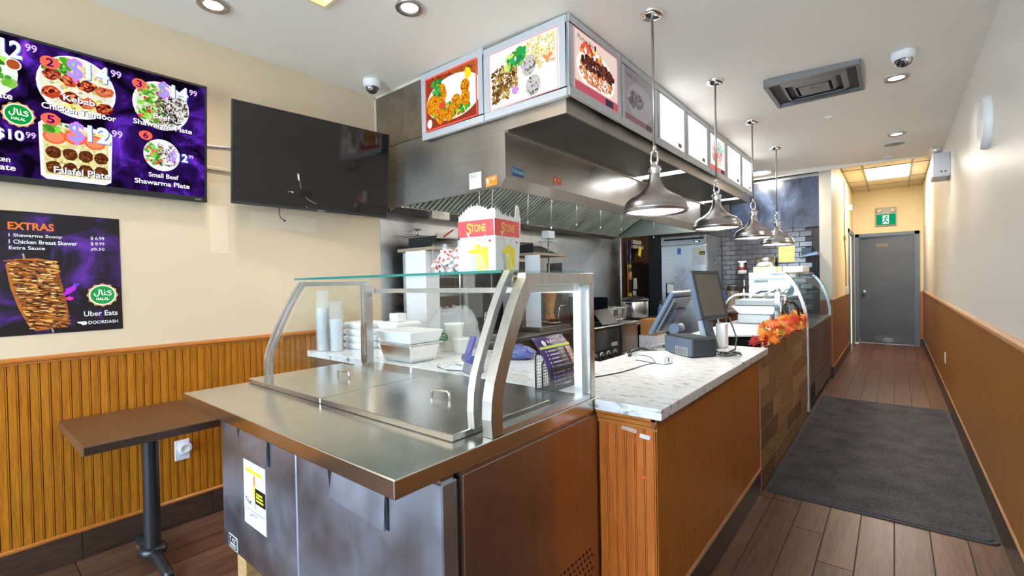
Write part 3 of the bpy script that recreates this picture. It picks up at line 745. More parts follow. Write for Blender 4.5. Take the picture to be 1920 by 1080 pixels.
pr.text('$ 6.99', .60, .655, .479, .498, W2, .01); pr.text('$ 8.99', .60, .655, .451, .469, W2, .01); pr.text('¢0.50', .60, .655, .422, .440, W2, .01)
pr.stroke([(.35, .40), (.36, .33)], .007, (170, 160, 120)); pr.stroke([(.44, .04), (.448, .005)], .007, (170, 160, 120))
cone_p = [(.29, .345), (.32, .372), (.40, .378), (.455, .365), (.47, .33), (.485, .25), (.50, .16), (.508, .08), (.49, .045), (.43, .02), (.385, .018), (.36, .05), (.33, .13), (.305, .23)]
pr.poly(cone_p, (190, 110, 36))
cs = pr.seed
for q in range(900):
    v = cs.uniform(.03, .365); cx = .378+(.365-v)*.18; hw = .092-(.365-v)*.062
    u = cs.uniform(-1, 1); cc = cs.choice([(236, 170, 84), (206, 120, 40), (120, 60, 18), (80, 36, 10), (250, 206, 130), (170, 88, 26), (60, 26, 8)])
    pr.blob(cx+u*hw*.93, v, .013, .0034, cc, .35, 8, -.12+.25*(cs.random()-.5))
pr.halal(.64, .188, .062, .06)
pr.text('Uber Eats', .563, .70, .078, .105, W2, .01); pr.text('DOORDASH', .58, .70, .036, .053, W2, .015)
pr.poly([(.535, .052), (.57, .052), (.576, .044), (.57, .034), (.556, .034), (.55, .042), (.541, .043)], W2)
pr.blob(.515, .22, .035, .012, (190, 40, 220), .4, 10, .7); pr.blob(.535, .245, .012, .006, (90, 60, 255), .3); pr.blob(.51, .175, .014, .008, (255, 40, 170), .3)
pr.build('poster_print', printmat('poster_ink', None, .3), r)
tag(r, 'dark purple extras poster with shawarma cone taped to the left wall', 'poster')

# ================================================================ SMALL TABLE
r = root('cafe_table', (-2.96, .62, 0))
m_ttop = mat('brown_laminate', srgb(98, 70, 50), .3, var=.06, scale=(5, 60, 5))
MB().box(XL+.02, -2.633, .352, .875, .70, .742).build('table_top', m_ttop, r, bev=.006, segs=2)
MB().box(-2.6335, -2.630, .36, .868, .705, .737).build('edge_band', mat('dark_edge', srgb(58, 38, 28), .35), r)
MB().lathe([(.036, .06), (.036, .68)], (-2.96, .655, 0), 24).box(-3.06, -2.86, .56, .75, .68, .70).build('pole', m_blackM, r)
MB().lathe([(.0, .085), (.05, .083), (.06, .07), (.062, .045), (.055, .04)], (-2.96, .655, 0), 24).build('base_hub', m_blackM, r)
for k in range(2):
    a = math.radians(180*k); d = Vector((math.cos(a), math.sin(a), 0)); c0 = Vector((-2.96, .655, 0))
    f = MB().tube([c0+d*.03+Vector((0, 0, .05)), c0+d*.14+Vector((0, 0, .045)), c0+d*.26+Vector((0, 0, .03)), c0+d*.275+Vector((0, 0, .02))], [.03, .027, .022, .02], 10)
    f = f.build('foot', m_blackM, r)
    MB().cyl(c0+d*.265, c0+d*.265+Vector((0, 0, .02)), .018, n=12).build('glide', m_nickel, f)
tag(r, 'small brown laminate cafe table on black pedestal against the left wall', 'table')

# ================================================================ PREP FRIDGE (steel, two doors, cold well lids)
r = root('prep_fridge', (-1.69, 1.15, 0))
MB().box(-2.45, -.925, .89, 1.645, .19, .885).build('body', m_steelB, r)
for (a, b, ga, gb) in ((-2.47, -1.735, -2.25, -1.955), (-1.729, -.925, -1.482, -1.162)):
    d = MB().box(a, b, .82, .878, .19, .868).build('door', m_steelD, r, bev=.004)
    # handle pocket: a tilted grip plate between two dark cheeks, upper part under the worktop
    MB().hexa([(ga+.008, .806, .69), (gb-.006, .806, .672), (gb-.006, .8195, .672), (ga+.008, .8195, .69)],
              [(ga+.026, .818, .86), (gb-.006, .818, .86), (gb-.006, .8195, .86), (ga+.012, .8195, .86)]).build('grip_plate', m_steelD, d)
    MB().hexa([(ga, .8175, .676), (ga+.004, .8175, .676), (ga+.004, .82, .676), (ga, .82, .676)], [(ga-.006, .803, .86), (ga+.024, .803, .86), (ga+.024, .82, .86), (ga-.006, .82, .86)]).build('pocket_cheek', m_dark, d)
    MB().hexa([(gb-.004, .8175, .672), (gb+.004, .8175, .672), (gb+.004, .82, .672), (gb-.004, .82, .672)], [(gb-.006, .8075, .86), (gb+.004, .8075, .86), (gb+.004, .82, .86), (gb-.006, .82, .86)]).build('pocket_cheek', m_dark, d)
    MB().box(a+.004, b-.004, .878, .889, .195, .862).build('gasket', m_black, d)
MB().box(-.99, -.935, .825, .872, .868, .878).cyl((-.955, .85, .866), (-.955, .85, .884), .01).build('top_hinge', m_chrome, r)
MB().box(-2.45, -.919, .667, 1.65, .886, .935).build('worktop', m_steelT, r, bev=.003, segs=2)
MB().box(-.925, -.919, .893, 1.645, .20, .872).build('side_panel', m_steelB, r, bev=.002)
hv = MB()
for i in range(9):
    for j in range(9):
        if i+j < 6: continue
        yy = 1.36+i*.026+(j % 2)*.012; zz = .10+j*.026+.03
        hv.cyl((-.9195, yy, zz+.02), (-.9183, yy, zz+.02), .0065, n=8)
hv.build('vent_holes', m_dark, r)
for xx in (-2.36, -1.05):
    for yy in (.90, 1.55):
        MB().box(xx-.05, xx+.05, yy-.045, yy+.045, 0, .19).build('wooden_block', wood('pine_block', srgb(206, 172, 122), srgb(176, 136, 86), (3, 3, 30), .6), r)
for (a, b, hx) in ((-2.43, -1.752, -2.05), (-1.746, -1.0, -1.36)):
    l = MB().box(a, b, .93, 1.43, .9355, .9575).build('well_lid', m_steelT, r, bev=.003)
    MB().tube([(hx-.05, 1.21, .957), (hx-.05, 1.21, .98), (hx-.042, 1.21, .987), (hx+.042, 1.21, .987), (hx+.05, 1.21, .98), (hx+.05, 1.21, .957)], .005).build('lid_handle', m_chrome, l)
# energy label and stickers on the left door
lb = MB().box(-2.215, -2.0, .8185, .8199, .372, .650).build('energy_label', mat('pale_label', srgb(226, 226, 226), .5), r)
pr = Print((-2.215, .8184, .372), (1, 0, 0), (0, 0, 1))
pr.rect(.02, .232, .165, .014, (244, 232, 40)); pr.marks(.03, .175, .235, .243, (190, 184, 60))
pr.rect(.098, .185, .02, .04, (246, 150, 110)); pr.rect(.098, .13, .02, .055, (240, 232, 60)); pr.rect(.118, .112, .097, .065, (24, 24, 26))
for a, b in ((.13, .152), (.135, .138), (.14, .124)): pr.rect(.128, b, a-.07, .008, (240, 232, 60))
pr.disc(.145, .15, .010, .010, (240, 232, 60)); pr.disc(.145, .15, .005, .005, (24, 24, 26))
pr.text('True', .012, .075, .095, .118, (60, 60, 64), .0, .2); pr.stroke([(.01, .07), (.205, .07)], .0015, (120, 120, 126)); pr.marks(.06, .135, .045, .058, (110, 120, 210))
pr.rect(.10, .085, .02, .026, (190, 206, 232)); pr.disc(.155, .088, .02, .01, (216, 220, 210))
pr.build('label_print', m_print, lb)
st = MB().box(-2.405, -2.31, .8185, .8199, .197, .260).build('warning_sticker', m_paper, r)
pr = Print((-2.405, .8184, .197), (1, 0, 0), (0, 0, 1)); pr.rect(.004, .003, .087, .057, (30, 30, 32)); pr.marks(.016, .08, .032, .055, (235, 235, 235)); pr.rect(.014, .02, .066, .007, (235, 235, 235)); pr.rect(.014, .009, .066, .006, (200, 200, 200))
pr.build('sticker_print', m_print, st)
tag(r, 'large two-door stainless prep fridge with a wide steel worktop', 'prep fridge')

# ================================================================ GLASS GUARD ON THE PREP FRIDGE
r = root('sneeze_guard', (-1.69, 1.33, .936))
CV = [(1.022, .936), (1.018, .99), (1.022, 1.045), (1.034, 1.095), (1.056, 1.15), (1.078, 1.20), (1.102, 1.249), (1.122, 1.29), (1.146, 1.333), (1.172, 1.376), (1.205, 1.42)]
def bar(mb, x0, x1, dy, w, cv=CV, dz=0):
    n = len(cv); P = []
    for i, (y, z) in enumerate(cv):
        a = cv[max(0, i-1)]; b = cv[min(n-1, i+1)]; t = Vector((b[0]-a[0], b[1]-a[1])).normalized(); nn = Vector((t.y, -t.x))
        o = Vector((y+dy, z+dz)); q = o+nn*w
        P.append([(x0, o.x, o.y), (x1, o.x, o.y), (x1, q.x, q.y), (x0, q.x, q.y)])
    for k in range(4): mb.surf([[p[k], p[(k+1) % 4]] for p in P], False)
    mb.add(P[0], [(0, 1, 2, 3)]); mb.add(P[-1], [(3, 2, 1, 0)]); return mb
bar(MB(), -.962, -.924, 0, .05).build('curved_end_bar', m_steel, r)
bar(MB(), -1.012, -.985, -.012, .022, [(a, b+.02) for a, b in CV]).build('front_glass_trim', m_alu, r)
bar(MB(), -.948, -.938, .05, .012).build('pane_bead', m_alu, r)
MB().box(-.961, -.925, 1.20, 1.642, 1.388, 1.43).build('top_end_rail', m_steel, r, bev=.002)
MB().box(-.985, -.962, 1.22, 1.62, 1.362, 1.388).build('pane_bead', m_alu, r)
MB().box(-.9605, -.9255, 1.606, 1.6415, .936, 1.388).build('rear_post', m_steel, r, bev=.002)
MB().box(-.985, -.950, 1.580, 1.606, .936, 1.375).build('pane_bead', m_alu, r)
MB().box(-.972, -.926, 1.07, 1.60, .936, .952).build('bottom_rail', m_alu, r)
MB().prism([(y+.05, z) for y, z in CV if z > .94]+[(1.59, 1.39), (1.59, .952)], 'x', -.947, -.941).build('end_pane', m_glass, r)
bar(MB(), -2.425, -2.402, -.02, .016).build('curved_end_bar', m_alu, r)
bar(MB(), -2.402, -2.392, 0.0, .014).build('pane_bead', m_alu, r)
MB().box(-2.43, -2.40, 1.19, 1.60, 1.398, 1.42).build('top_end_rail', m_alu, r)
p = MB().box(-2.43, -2.375, 1.555, 1.60, .936, 1.398).build('rear_post', m_steel, r)
for q in (-2.427, -2.402): MB().box(q, q+.008, 1.549, 1.555, .95, 1.39).build('chrome_strip', m_chrome, p)
MB().prism([(y+.04, z) for y, z in CV if z > .94]+[(1.56, 1.398), (1.56, .94)], 'x', -2.412, -2.407).build('end_pane', m_glass, r)
g = MB(); pts = [(y-.004, z+.022) for y, z in CV]
g.surf([[(-2.398, y, z), (-1.012, y, z)] for y, z in pts]); g.build('front_pane', m_glass, r, recalc=False)
MB().box(-2.398, -.965, 1.155, 1.645, 1.432, 1.4395).build('top_pane', glass('shelf_glass', (.80, .92, .90), .05), r)
MB().box(-2.398, -.985, 1.150, 1.155, 1.431, 1.4405).build('green_glass_edge', m_glassG, r)
MB().box(-2.375, -.985, 1.612, 1.634, 1.352, 1.376).build('rear_rail', m_alu, r)
tag(r, 'curved glass sneeze guard in steel frame on the prep fridge', 'sneeze guard')

# ================================================================ STONE COUNTER
t = NT('speckled_quartz'); a = t.noise(t.pos((16, 42, 30)), 1, 5, .62, .5); b = t.noise(t.pos((60, 130, 90)), 1, 2, .5)
c = t.ramp(a, [(.30, srgb(150, 142, 132)), (.40, srgb(214, 212, 208)), (.48, srgb(234, 236, 238))])
c = t.mix(1.0, c, t.ramp(b, [(.22, srgb(140, 128, 118)), (.30, (1, 1, 1))]), 'MULTIPLY')
t.bsdf(c, .12, 0, .6); m_stone = t.m
tag(MB().prism([(-.645, 1.612), (-.645, 3.432), (-1.31, 3.432), (-1.31, 2.385), (XL, 2.385), (XL, 1.655), (-.915, 1.655), (-.915, 1.612)], 'z', .893, .935).build('stone_worktop', m_stone, bev=.004, segs=2),
    'white speckled quartz worktop in an L shape behind the glass guard', 'worktop')
r = root('service_counter', (-.95, 2.5, 0))
MB().box(-1.27, -.688, 1.66, 3.335, .0, .892).build('carcass', m_oakC, r)
MB().box(-.688, -.685, 1.655, 3.335, .16, .85).build('panel_backing', m_groove, r)
g = MB(); y = 1.652
while y < 3.30: g.box(-.685, -.679, y, y+.0355, .165, .866); y += .0375
g.build('grooved_front_panel', m_oakC, r)
MB().box(-.915, -.682, 1.652, 1.655, .12, .85).build('end_backing', m_groove, r)
for k in range(6):
    x = -.912+k*.0383
    MB().box(x+.001, x+.031, 1.644, 1.652, .10, .855).box(x+.0325, x+.0372, 1.645, 1.652, .10, .855).build('board', m_oakE, r)
MB().prism([(1.652, .842), (1.638, .842), (1.638, .855), (1.630, .862), (1.630, .875), (1.622, .882), (1.622, .892), (1.652, .892)], 'x', -.915, -.672).build('top_moulding', m_trim, r)
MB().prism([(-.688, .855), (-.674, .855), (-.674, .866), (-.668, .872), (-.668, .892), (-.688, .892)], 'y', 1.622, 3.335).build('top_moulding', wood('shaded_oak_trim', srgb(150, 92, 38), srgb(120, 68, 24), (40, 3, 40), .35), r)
MB().prism([(-.688, .146), (-.674, .146), (-.671, .158), (-.676, .168), (-.688, .17)], 'y', 1.64, 3.335).build('base_strip', m_trimL, r)
MB().box(-.688, -.677, 1.64, 3.335, 0, .146).build('skirting', m_skirt, r)
MB().obox((-.785, 1.6432, .832), (.062, .0012, .016), RY(.12)).build('clear_tape', mat('milky_tape', srgb(206, 176, 160), .3), r)
MB().obox((-.722, 1.6432, .815), (.04, .0012, .016), RY(.08)).build('white_tape', mat('white_tape', srgb(226, 222, 224), .3), r)
MB().obox((-.728, 1.6432, .662), (.018, .0012, .011)).build('orange_tape', mat('orange_tape', srgb(222, 96, 30), .4), r)
tag(r, 'oak beadboard service counter base under the quartz worktop', 'counter')
r = root('return_cabinet', (-2.3, 2.0, 0))
MB().box(-3.27, -1.30, 1.70, 2.34, .08, .892).build('carcass', m_steelW, r)
MB().box(-3.27, -1.30, 1.76, 2.30, 0, .08).build('plinth', m_dark, r)
for k in range(3): MB().box(-3.26+k*.655, -3.26+k*.655+.64, 2.34, 2.36, .1, .88).build('cabinet_door', m_steelW, r, bev=.004)
tag(r, 'steel cabinet under the return of the quartz worktop', 'cabinet')

# ---- rustic plank front
r = root('plank_counter', (-.95, 4.4, 0)); rg = random.Random(21)
MB().box(-1.30, -.70, 3.345, 5.42, .1, .80).build('carcass', m_steel, r)
MB().box(-.70, -.688, 3.345, 5.42, .0, .88).box(-.70, -.688, 3.44, 5.42, .88, .925).build('panel_backing', mat('dark_ply', srgb(70, 50, 32), .7), r)
rw = [wood('rustic_plank_%d' % i, a, b, (10, 3, 26), .6, rand=.25) for i, (a, b) in enumerate(((srgb(176, 138, 92), srgb(128, 96, 60)), (srgb(158, 120, 80), srgb(96, 66, 42)), (srgb(156, 122, 80), srgb(122, 92, 56)), (srgb(132, 96, 64), srgb(76, 52, 36))))]
for k in range(7):
    z0 = .012+k*.1305; y = 3.345 if k < 6 else 3.44
    while y < 5.41:
        y2 = min(5.42, y+rg.choice([.28, .42, .55, .7])); 
        if 5.42-y2 < .12: y2 = 5.42
        d = rg.choice([0, .0, .002, .004])
        MB().box(-.688, -.678+d, y+.001, y2-.001, z0+.001, z0+.1295).build('plank', rw[rg.choice([0, 0, 1, 2, 2, 3])] if k < 6 else rw[rg.choice([1, 2])], r); y = y2
MB().box(-.688, -.678, 3.346, 3.438, .796, .889).build('plank', rw[2], r)
MB().box(-.70, -.676, 3.3405, 3.345, 0, .89).build('edge_strip', m_trimL, r)
MB().box(-.70, -.676, 3.44, 5.42, .926, .93).build('top_edge', rw[2], r)
tag(r, 'service counter front clad in rustic brown planks beyond the oak counter', 'counter')

# ---- black door mat
mm = MB(); ang = [0.0, .4, .8, 1.2, 1.5708]; pts = []
for cx, cy, s in ((XR-.12, 3.40+.09, 3), (XR-.12, 6.45-.06, 0), (-.67+.12, 6.45-.06, 1), (-.67+.07, 3.40+.07, 2)):
    R_ = .07 if s == 2 else .05
    for a in ang:
        t_ = a+s*PI/2; pts.append((cx+R_*math.cos(t_), cy+R_*math.sin(t_)))
# straight rubber rim and the pile inside
x0, x1, y0, y1 = -.672, .418, 3.385, 6.47
def rrect(x0, x1, y0, y1, R_):
    o = []
    for cx, cy, s in ((x1-R_, y0+R_, 3), (x1-R_, y1-R_, 0), (x0+R_, y1-R_, 1), (x0+R_, y0+R_, 2)):
        for a in ang: o.append((cx+R_*math.cos(a+s*PI/2), cy+R_*math.sin(a+s*PI/2)))
    return o
r = root('floor_mat', (-.12, 4.9, 0))
MB().prism(rrect(x0, x1, y0, y1, .06), 'z', .0005, .006).build('rubber_rim', mat('rubber_rim', srgb(46, 46, 50), .6), r)
t = NT('mat_pile'); n1 = t.noise(t.pos((150, 150, 150)), 1, 3, .75); n2 = t.noise(t.pos((5, 5, 5)), 1, 4)
c = t.ramp(n1, [(.35, srgb(34, 33, 36)), (.65, srgb(118, 116, 120))]); c = t.mix(.35, c, t.ramp(n2, [(.35, srgb(48, 47, 50)), (.65, srgb(100, 98, 102))]))
t.bsdf(c, .95, 0, .1, t.bump(n1, .8, .004))
MB().prism(rrect(x0+.025, x1-.025, y0+.025, y1-.025, .045), 'z', .006, .011).build('carpet_pile', t.m, r)
tag(r, 'dark grey carpet runner mat on the aisle floor', 'floor mat')

# ================================================================ EXHAUST HOOD
HY, HE = 2.29, 6.16
r = root('exhaust_hood', (-2.5, 4.2, 2.0))
MB().prism([(-3.15, 2.50), (-3.15, 2.012), (-1.958, 2.012), (-1.913, 2.078), (-1.913, 2.50)], 'y', HY, HY+.012).build('end_panel', m_steelH, r)
MB().prism([(-3.15, 2.50), (-3.15, 2.005), (-1.958, 2.005), (-1.913, 2.078), (-1.913, 2.50)], 'y', HE-.012, HE).build('end_panel', mat('greenish_steel', (.36, .40, .37), .35, 1), r)
MB().box(-1.925, -1.913, HY+.012, HE-.012, 2.078, 2.37).build('front_panel', m_steelH, r)
MB().hexa([(-1.970, HY+.012, 2.010), (-1.958, HY+.012, 2.010), (-1.958, HE-.012, 2.010), (-1.970, HE-.012, 2.010)], [(-1.925, HY+.012, 2.078), (-1.913, HY+.012, 2.078), (-1.913, HE-.012, 2.078), (-1.925, HE-.012, 2.078)]).build('lower_lip', m_steelH, r)
MB().box(-3.15, -1.913, HY+.012, HE-.012, 2.50, 2.52).build('roof_panel', m_steelH, r)
MB().box(-3.15, -3.14, HY+.012, HE-.012, 2.06, 2.50).build('back_panel', m_steelH, r)
# grease trough along the wall
MB().prism([(-3.15, 2.055), (-3.06, 2.035), (-3.06, 2.02), (-3.15, 1.985)], 'y', HY+.012, HE-.012).build('grease_trough', m_steelH, r)
MB().box(-3.09, -3.04, 2.66, 2.86, 1.955, 2.03).build('grease_cup', m_steel, r, bev=.004)
# baffles: sloped slats rising from the trough toward the front
A = Vector((-3.055, 0, 2.035)); B = Vector((-2.30, 0, 2.49)); L = (B-A).length; dv = (B-A).normalized(); nv = Vector((-dv.z, 0, dv.x))
m_baf = mat('greasy_baffle', srgb(190, 196, 184), .36, .45, var=.3, scale=(3, 6, 3))
MB().hexa([A+Vector((0, HY+.013, 0))+nv*.02, B+Vector((0, HY+.013, 0))+nv*.02, B+Vector((0, HE-.013, 0))+nv*.02, A+Vector((0, HE-.013, 0))+nv*.02],
          [A+Vector((0, HY+.013, 0))+nv*.03, B+Vector((0, HY+.013, 0))+nv*.03, B+Vector((0, HE-.013, 0))+nv*.03, A+Vector((0, HE-.013, 0))+nv*.03]).build('filter_backing', m_dark, r)
_bf = None; y = HY+.04; n = 0
while y < HE-.04:
    yy = y+.018
    if _bf is None:
        b = MB(); S2 = [(-.015, 0), (-.010, -.012), (.010, -.012), (.015, 0), (.009, -.004), (-.009, -.004)]
        b.add([A+Vector((0, yy+a, 0))+nv*c for a, c in S2]+[B+Vector((0, yy+a, 0))+nv*c for a, c in S2], [(0, 1, 7, 6), (1, 2, 8, 7), (2, 3, 9, 8), (3, 4, 10, 9), (4, 5, 11, 10), (5, 0, 6, 11), (0, 5, 4, 3, 2, 1), (6, 7, 8, 9, 10, 11)])
        _bf = b.build('baffle', m_baf, r); b0 = ORG[_bf].copy(); y00 = yy
    else: inst(_bf, (b0.x, b0.y+yy-y00, b0.z), r)
    y += .052; n += 1
MB().box(-2.34, -1.925, HY+.012, HE-.012, 2.47, 2.49).build('inner_soffit', mat('dark_steel', (.2, .2, .19), .4, 1), r)
for (x, y, z) in ((-2.746, 2.92, 1.956), (-2.509, 2.82, 1.905), (-2.474, 3.25, 1.90), (-2.434, 3.55, 1.874), (-2.432, 3.99, 1.939), (-2.481, 4.57, 1.96), (-2.444, 4.99, 1.965), (-2.403, 5.84, 1.93)):
    MB().cyl((x, y+.03, 2.42), (x, y, z+.03), .0055, n=8).cyl((x, y, z+.03), (x, y, z), .009, .006, 8).build('spray_nozzle', m_alu, r)
def sticker(name, P, w, h, col): pass
q = MB().box(-2.235, -2.125, HY-.002, HY, 2.035, 2.142).build('white_notice', m_paper, r)
pr = Print((-2.235, HY-.0021, 2.035), (1, 0, 0), (0, 0, 1)); pr.text('BCS', .016, .07, .075, .098, (40, 40, 46), .01)
for k in range(4): pr.stroke([(.012, .06-.012*k), (.09-.015*(k % 2), .06-.012*k)], .0016, (150, 150, 156))
pr.build('notice_print', m_print, q)
q = MB().hexa([(-2.082, HY-.002, 2.028), (-1.985, HY-.002, 2.035), (-1.985, HY, 2.035), (-2.082, HY, 2.028)], [(-2.086, HY-.002, 2.088), (-1.985, HY-.002, 2.10), (-1.985, HY, 2.10), (-2.086, HY, 2.088)]).build('orange_sticker', mat('orange_label', srgb(246, 132, 34), .5), r)
pr = Print((-2.082, HY-.0021, 2.03), (1, .0, .07), (-.07, 0, 1)); pr.disc(.02, .042, .01, .01, (250, 236, 220)); pr.disc(.02, .024, .008, .006, (250, 236, 220)); pr.marks(.045, .085, .038, .052, (250, 240, 230)); pr.stroke([(.012, .01), (.05, .01)], .002, (250, 236, 220)); pr.build('sticker_print', m_print, q)
q = MB().box(-1.913, -1.911, 2.35, 2.48, 2.092, 2.148).build('blue_nameplate', mat('blue_plate', srgb(58, 128, 178), .4), r)
pr = Print((-1.9108, 2.35, 2.092), (0, 1, 0), (0, 0, 1)); pr.marks(.01, .06, .024, .046, (226, 214, 140)); pr.text('Hood', .066, .12, .02, .042, (226, 214, 140), .01); pr.rect(.008, .004, .114, .009, (30, 50, 66)); pr.build('plate_print', m_print, q)
q = MB().box(-1.913, -1.911, 2.83, 2.93, 2.112, 2.162).build('orange_sticker', mat('orange_label_b', srgb(228, 92, 30), .5), r)
pr = Print((-1.9108, 2.83, 2.112), (0, 1, 0), (0, 0, 1)); pr.disc(.02, .03, .009, .01, (250, 236, 220)); pr.marks(.045, .085, .026, .04, (250, 240, 230)); pr.stroke([(.012, .01), (.05, .01)], .002, (250, 236, 220)); pr.build('sticker_print', m_print, q)
for yy in (3.05, 4.35, 5.5):  # added globes hidden behind the front panel, to brighten the dark cooking line
    MB().ball((-2.12, yy, 2.43), .045, 16).cyl((-2.12, yy, 2.45), (-2.12, yy, 2.47), .05, n=16).build('added_hood_globe', emis('added_globe_white', (1, .95, .86), 5), r)
    light('hood_fill_light', 'POINT', (-2.12, yy, 2.36), 9, (1, .95, .86), shadow_soft_size=.05)
tag(r, 'long stainless kitchen exhaust hood with slanted baffle filters', 'exhaust hood')

# soffit above the hood, carrying the lightboxes
r = root('hood_soffit', (-2.2, 4.4, 2.36))
MB().box(XL, -1.47, HY-.01, HY, 2.50, 2.94).build('end_sheet', mat('scuffed_steel', (.36, .32, .28), .35, 1, var=.2, scale=(8, 8, 8)), r)
MB().box(XL, XL+.02, HY-.016, HY-.01, 2.52, 2.93).box(XL, -2.66, HY-.016, HY-.01, 2.915, 2.94).build('plaster_smear', mat('peeling_white', srgb(216, 208, 192), .8), r)
MB().box(-1.913, -1.446, HY-.006, HY+.006, 2.365, 2.47).build('end_fascia', m_steelH, r)
MB().box(-1.458, -1.446, HY+.006, 6.66, 2.365, 2.47).build('long_fascia', m_steelH, r)
MB().box(-1.47, -1.46, HY+.006, 6.66, 2.47, 2.93).build('core', m_steel, r)
t = NT('perforated_dark_sheet'); n1 = t.noise(t.pos((160, 160, 160)), 1, 2, .6); n2 = t.noise(t.pos((3, 3, 3)), 1, 4)
t.bsdf(t.mix(.5, t.ramp(n1, [(.4, srgb(60, 60, 60)), (.65, srgb(110, 112, 112))]), t.ramp(n2, [(.4, srgb(60, 60, 58)), (.65, srgb(104, 106, 108))])), .4, .6)
for y0, y1 in ((2.296, 4.18), (4.34, 6.1), (6.26, 6.65)): MB().box(-1.913, -1.458, y0, y1, 2.372, 2.38).build('underside_sheet', t.m, r)
for y0, y1 in ((4.18, 4.34), (6.1, 6.26)):
    MB().box(-1.913, -1.458, y0, y1, 2.374, 2.382).build('light_strip', emis('soffit_strip', (.86, .93, 1), 2.5), r)
    light('soffit_strip_glow', 'AREA', (-1.69, (y0+y1)/2, 2.365), 3.5, (.9, .95, 1), shape='RECTANGLE', size=.44, size_y=.15)
MB().box(-1.913, -1.89, HY+.006, 6.65, 2.355, 2.372).build('inner_rail', m_steelH, r)
tag(r, 'steel-clad soffit above the hood holding the picture lightboxes', 'soffit')

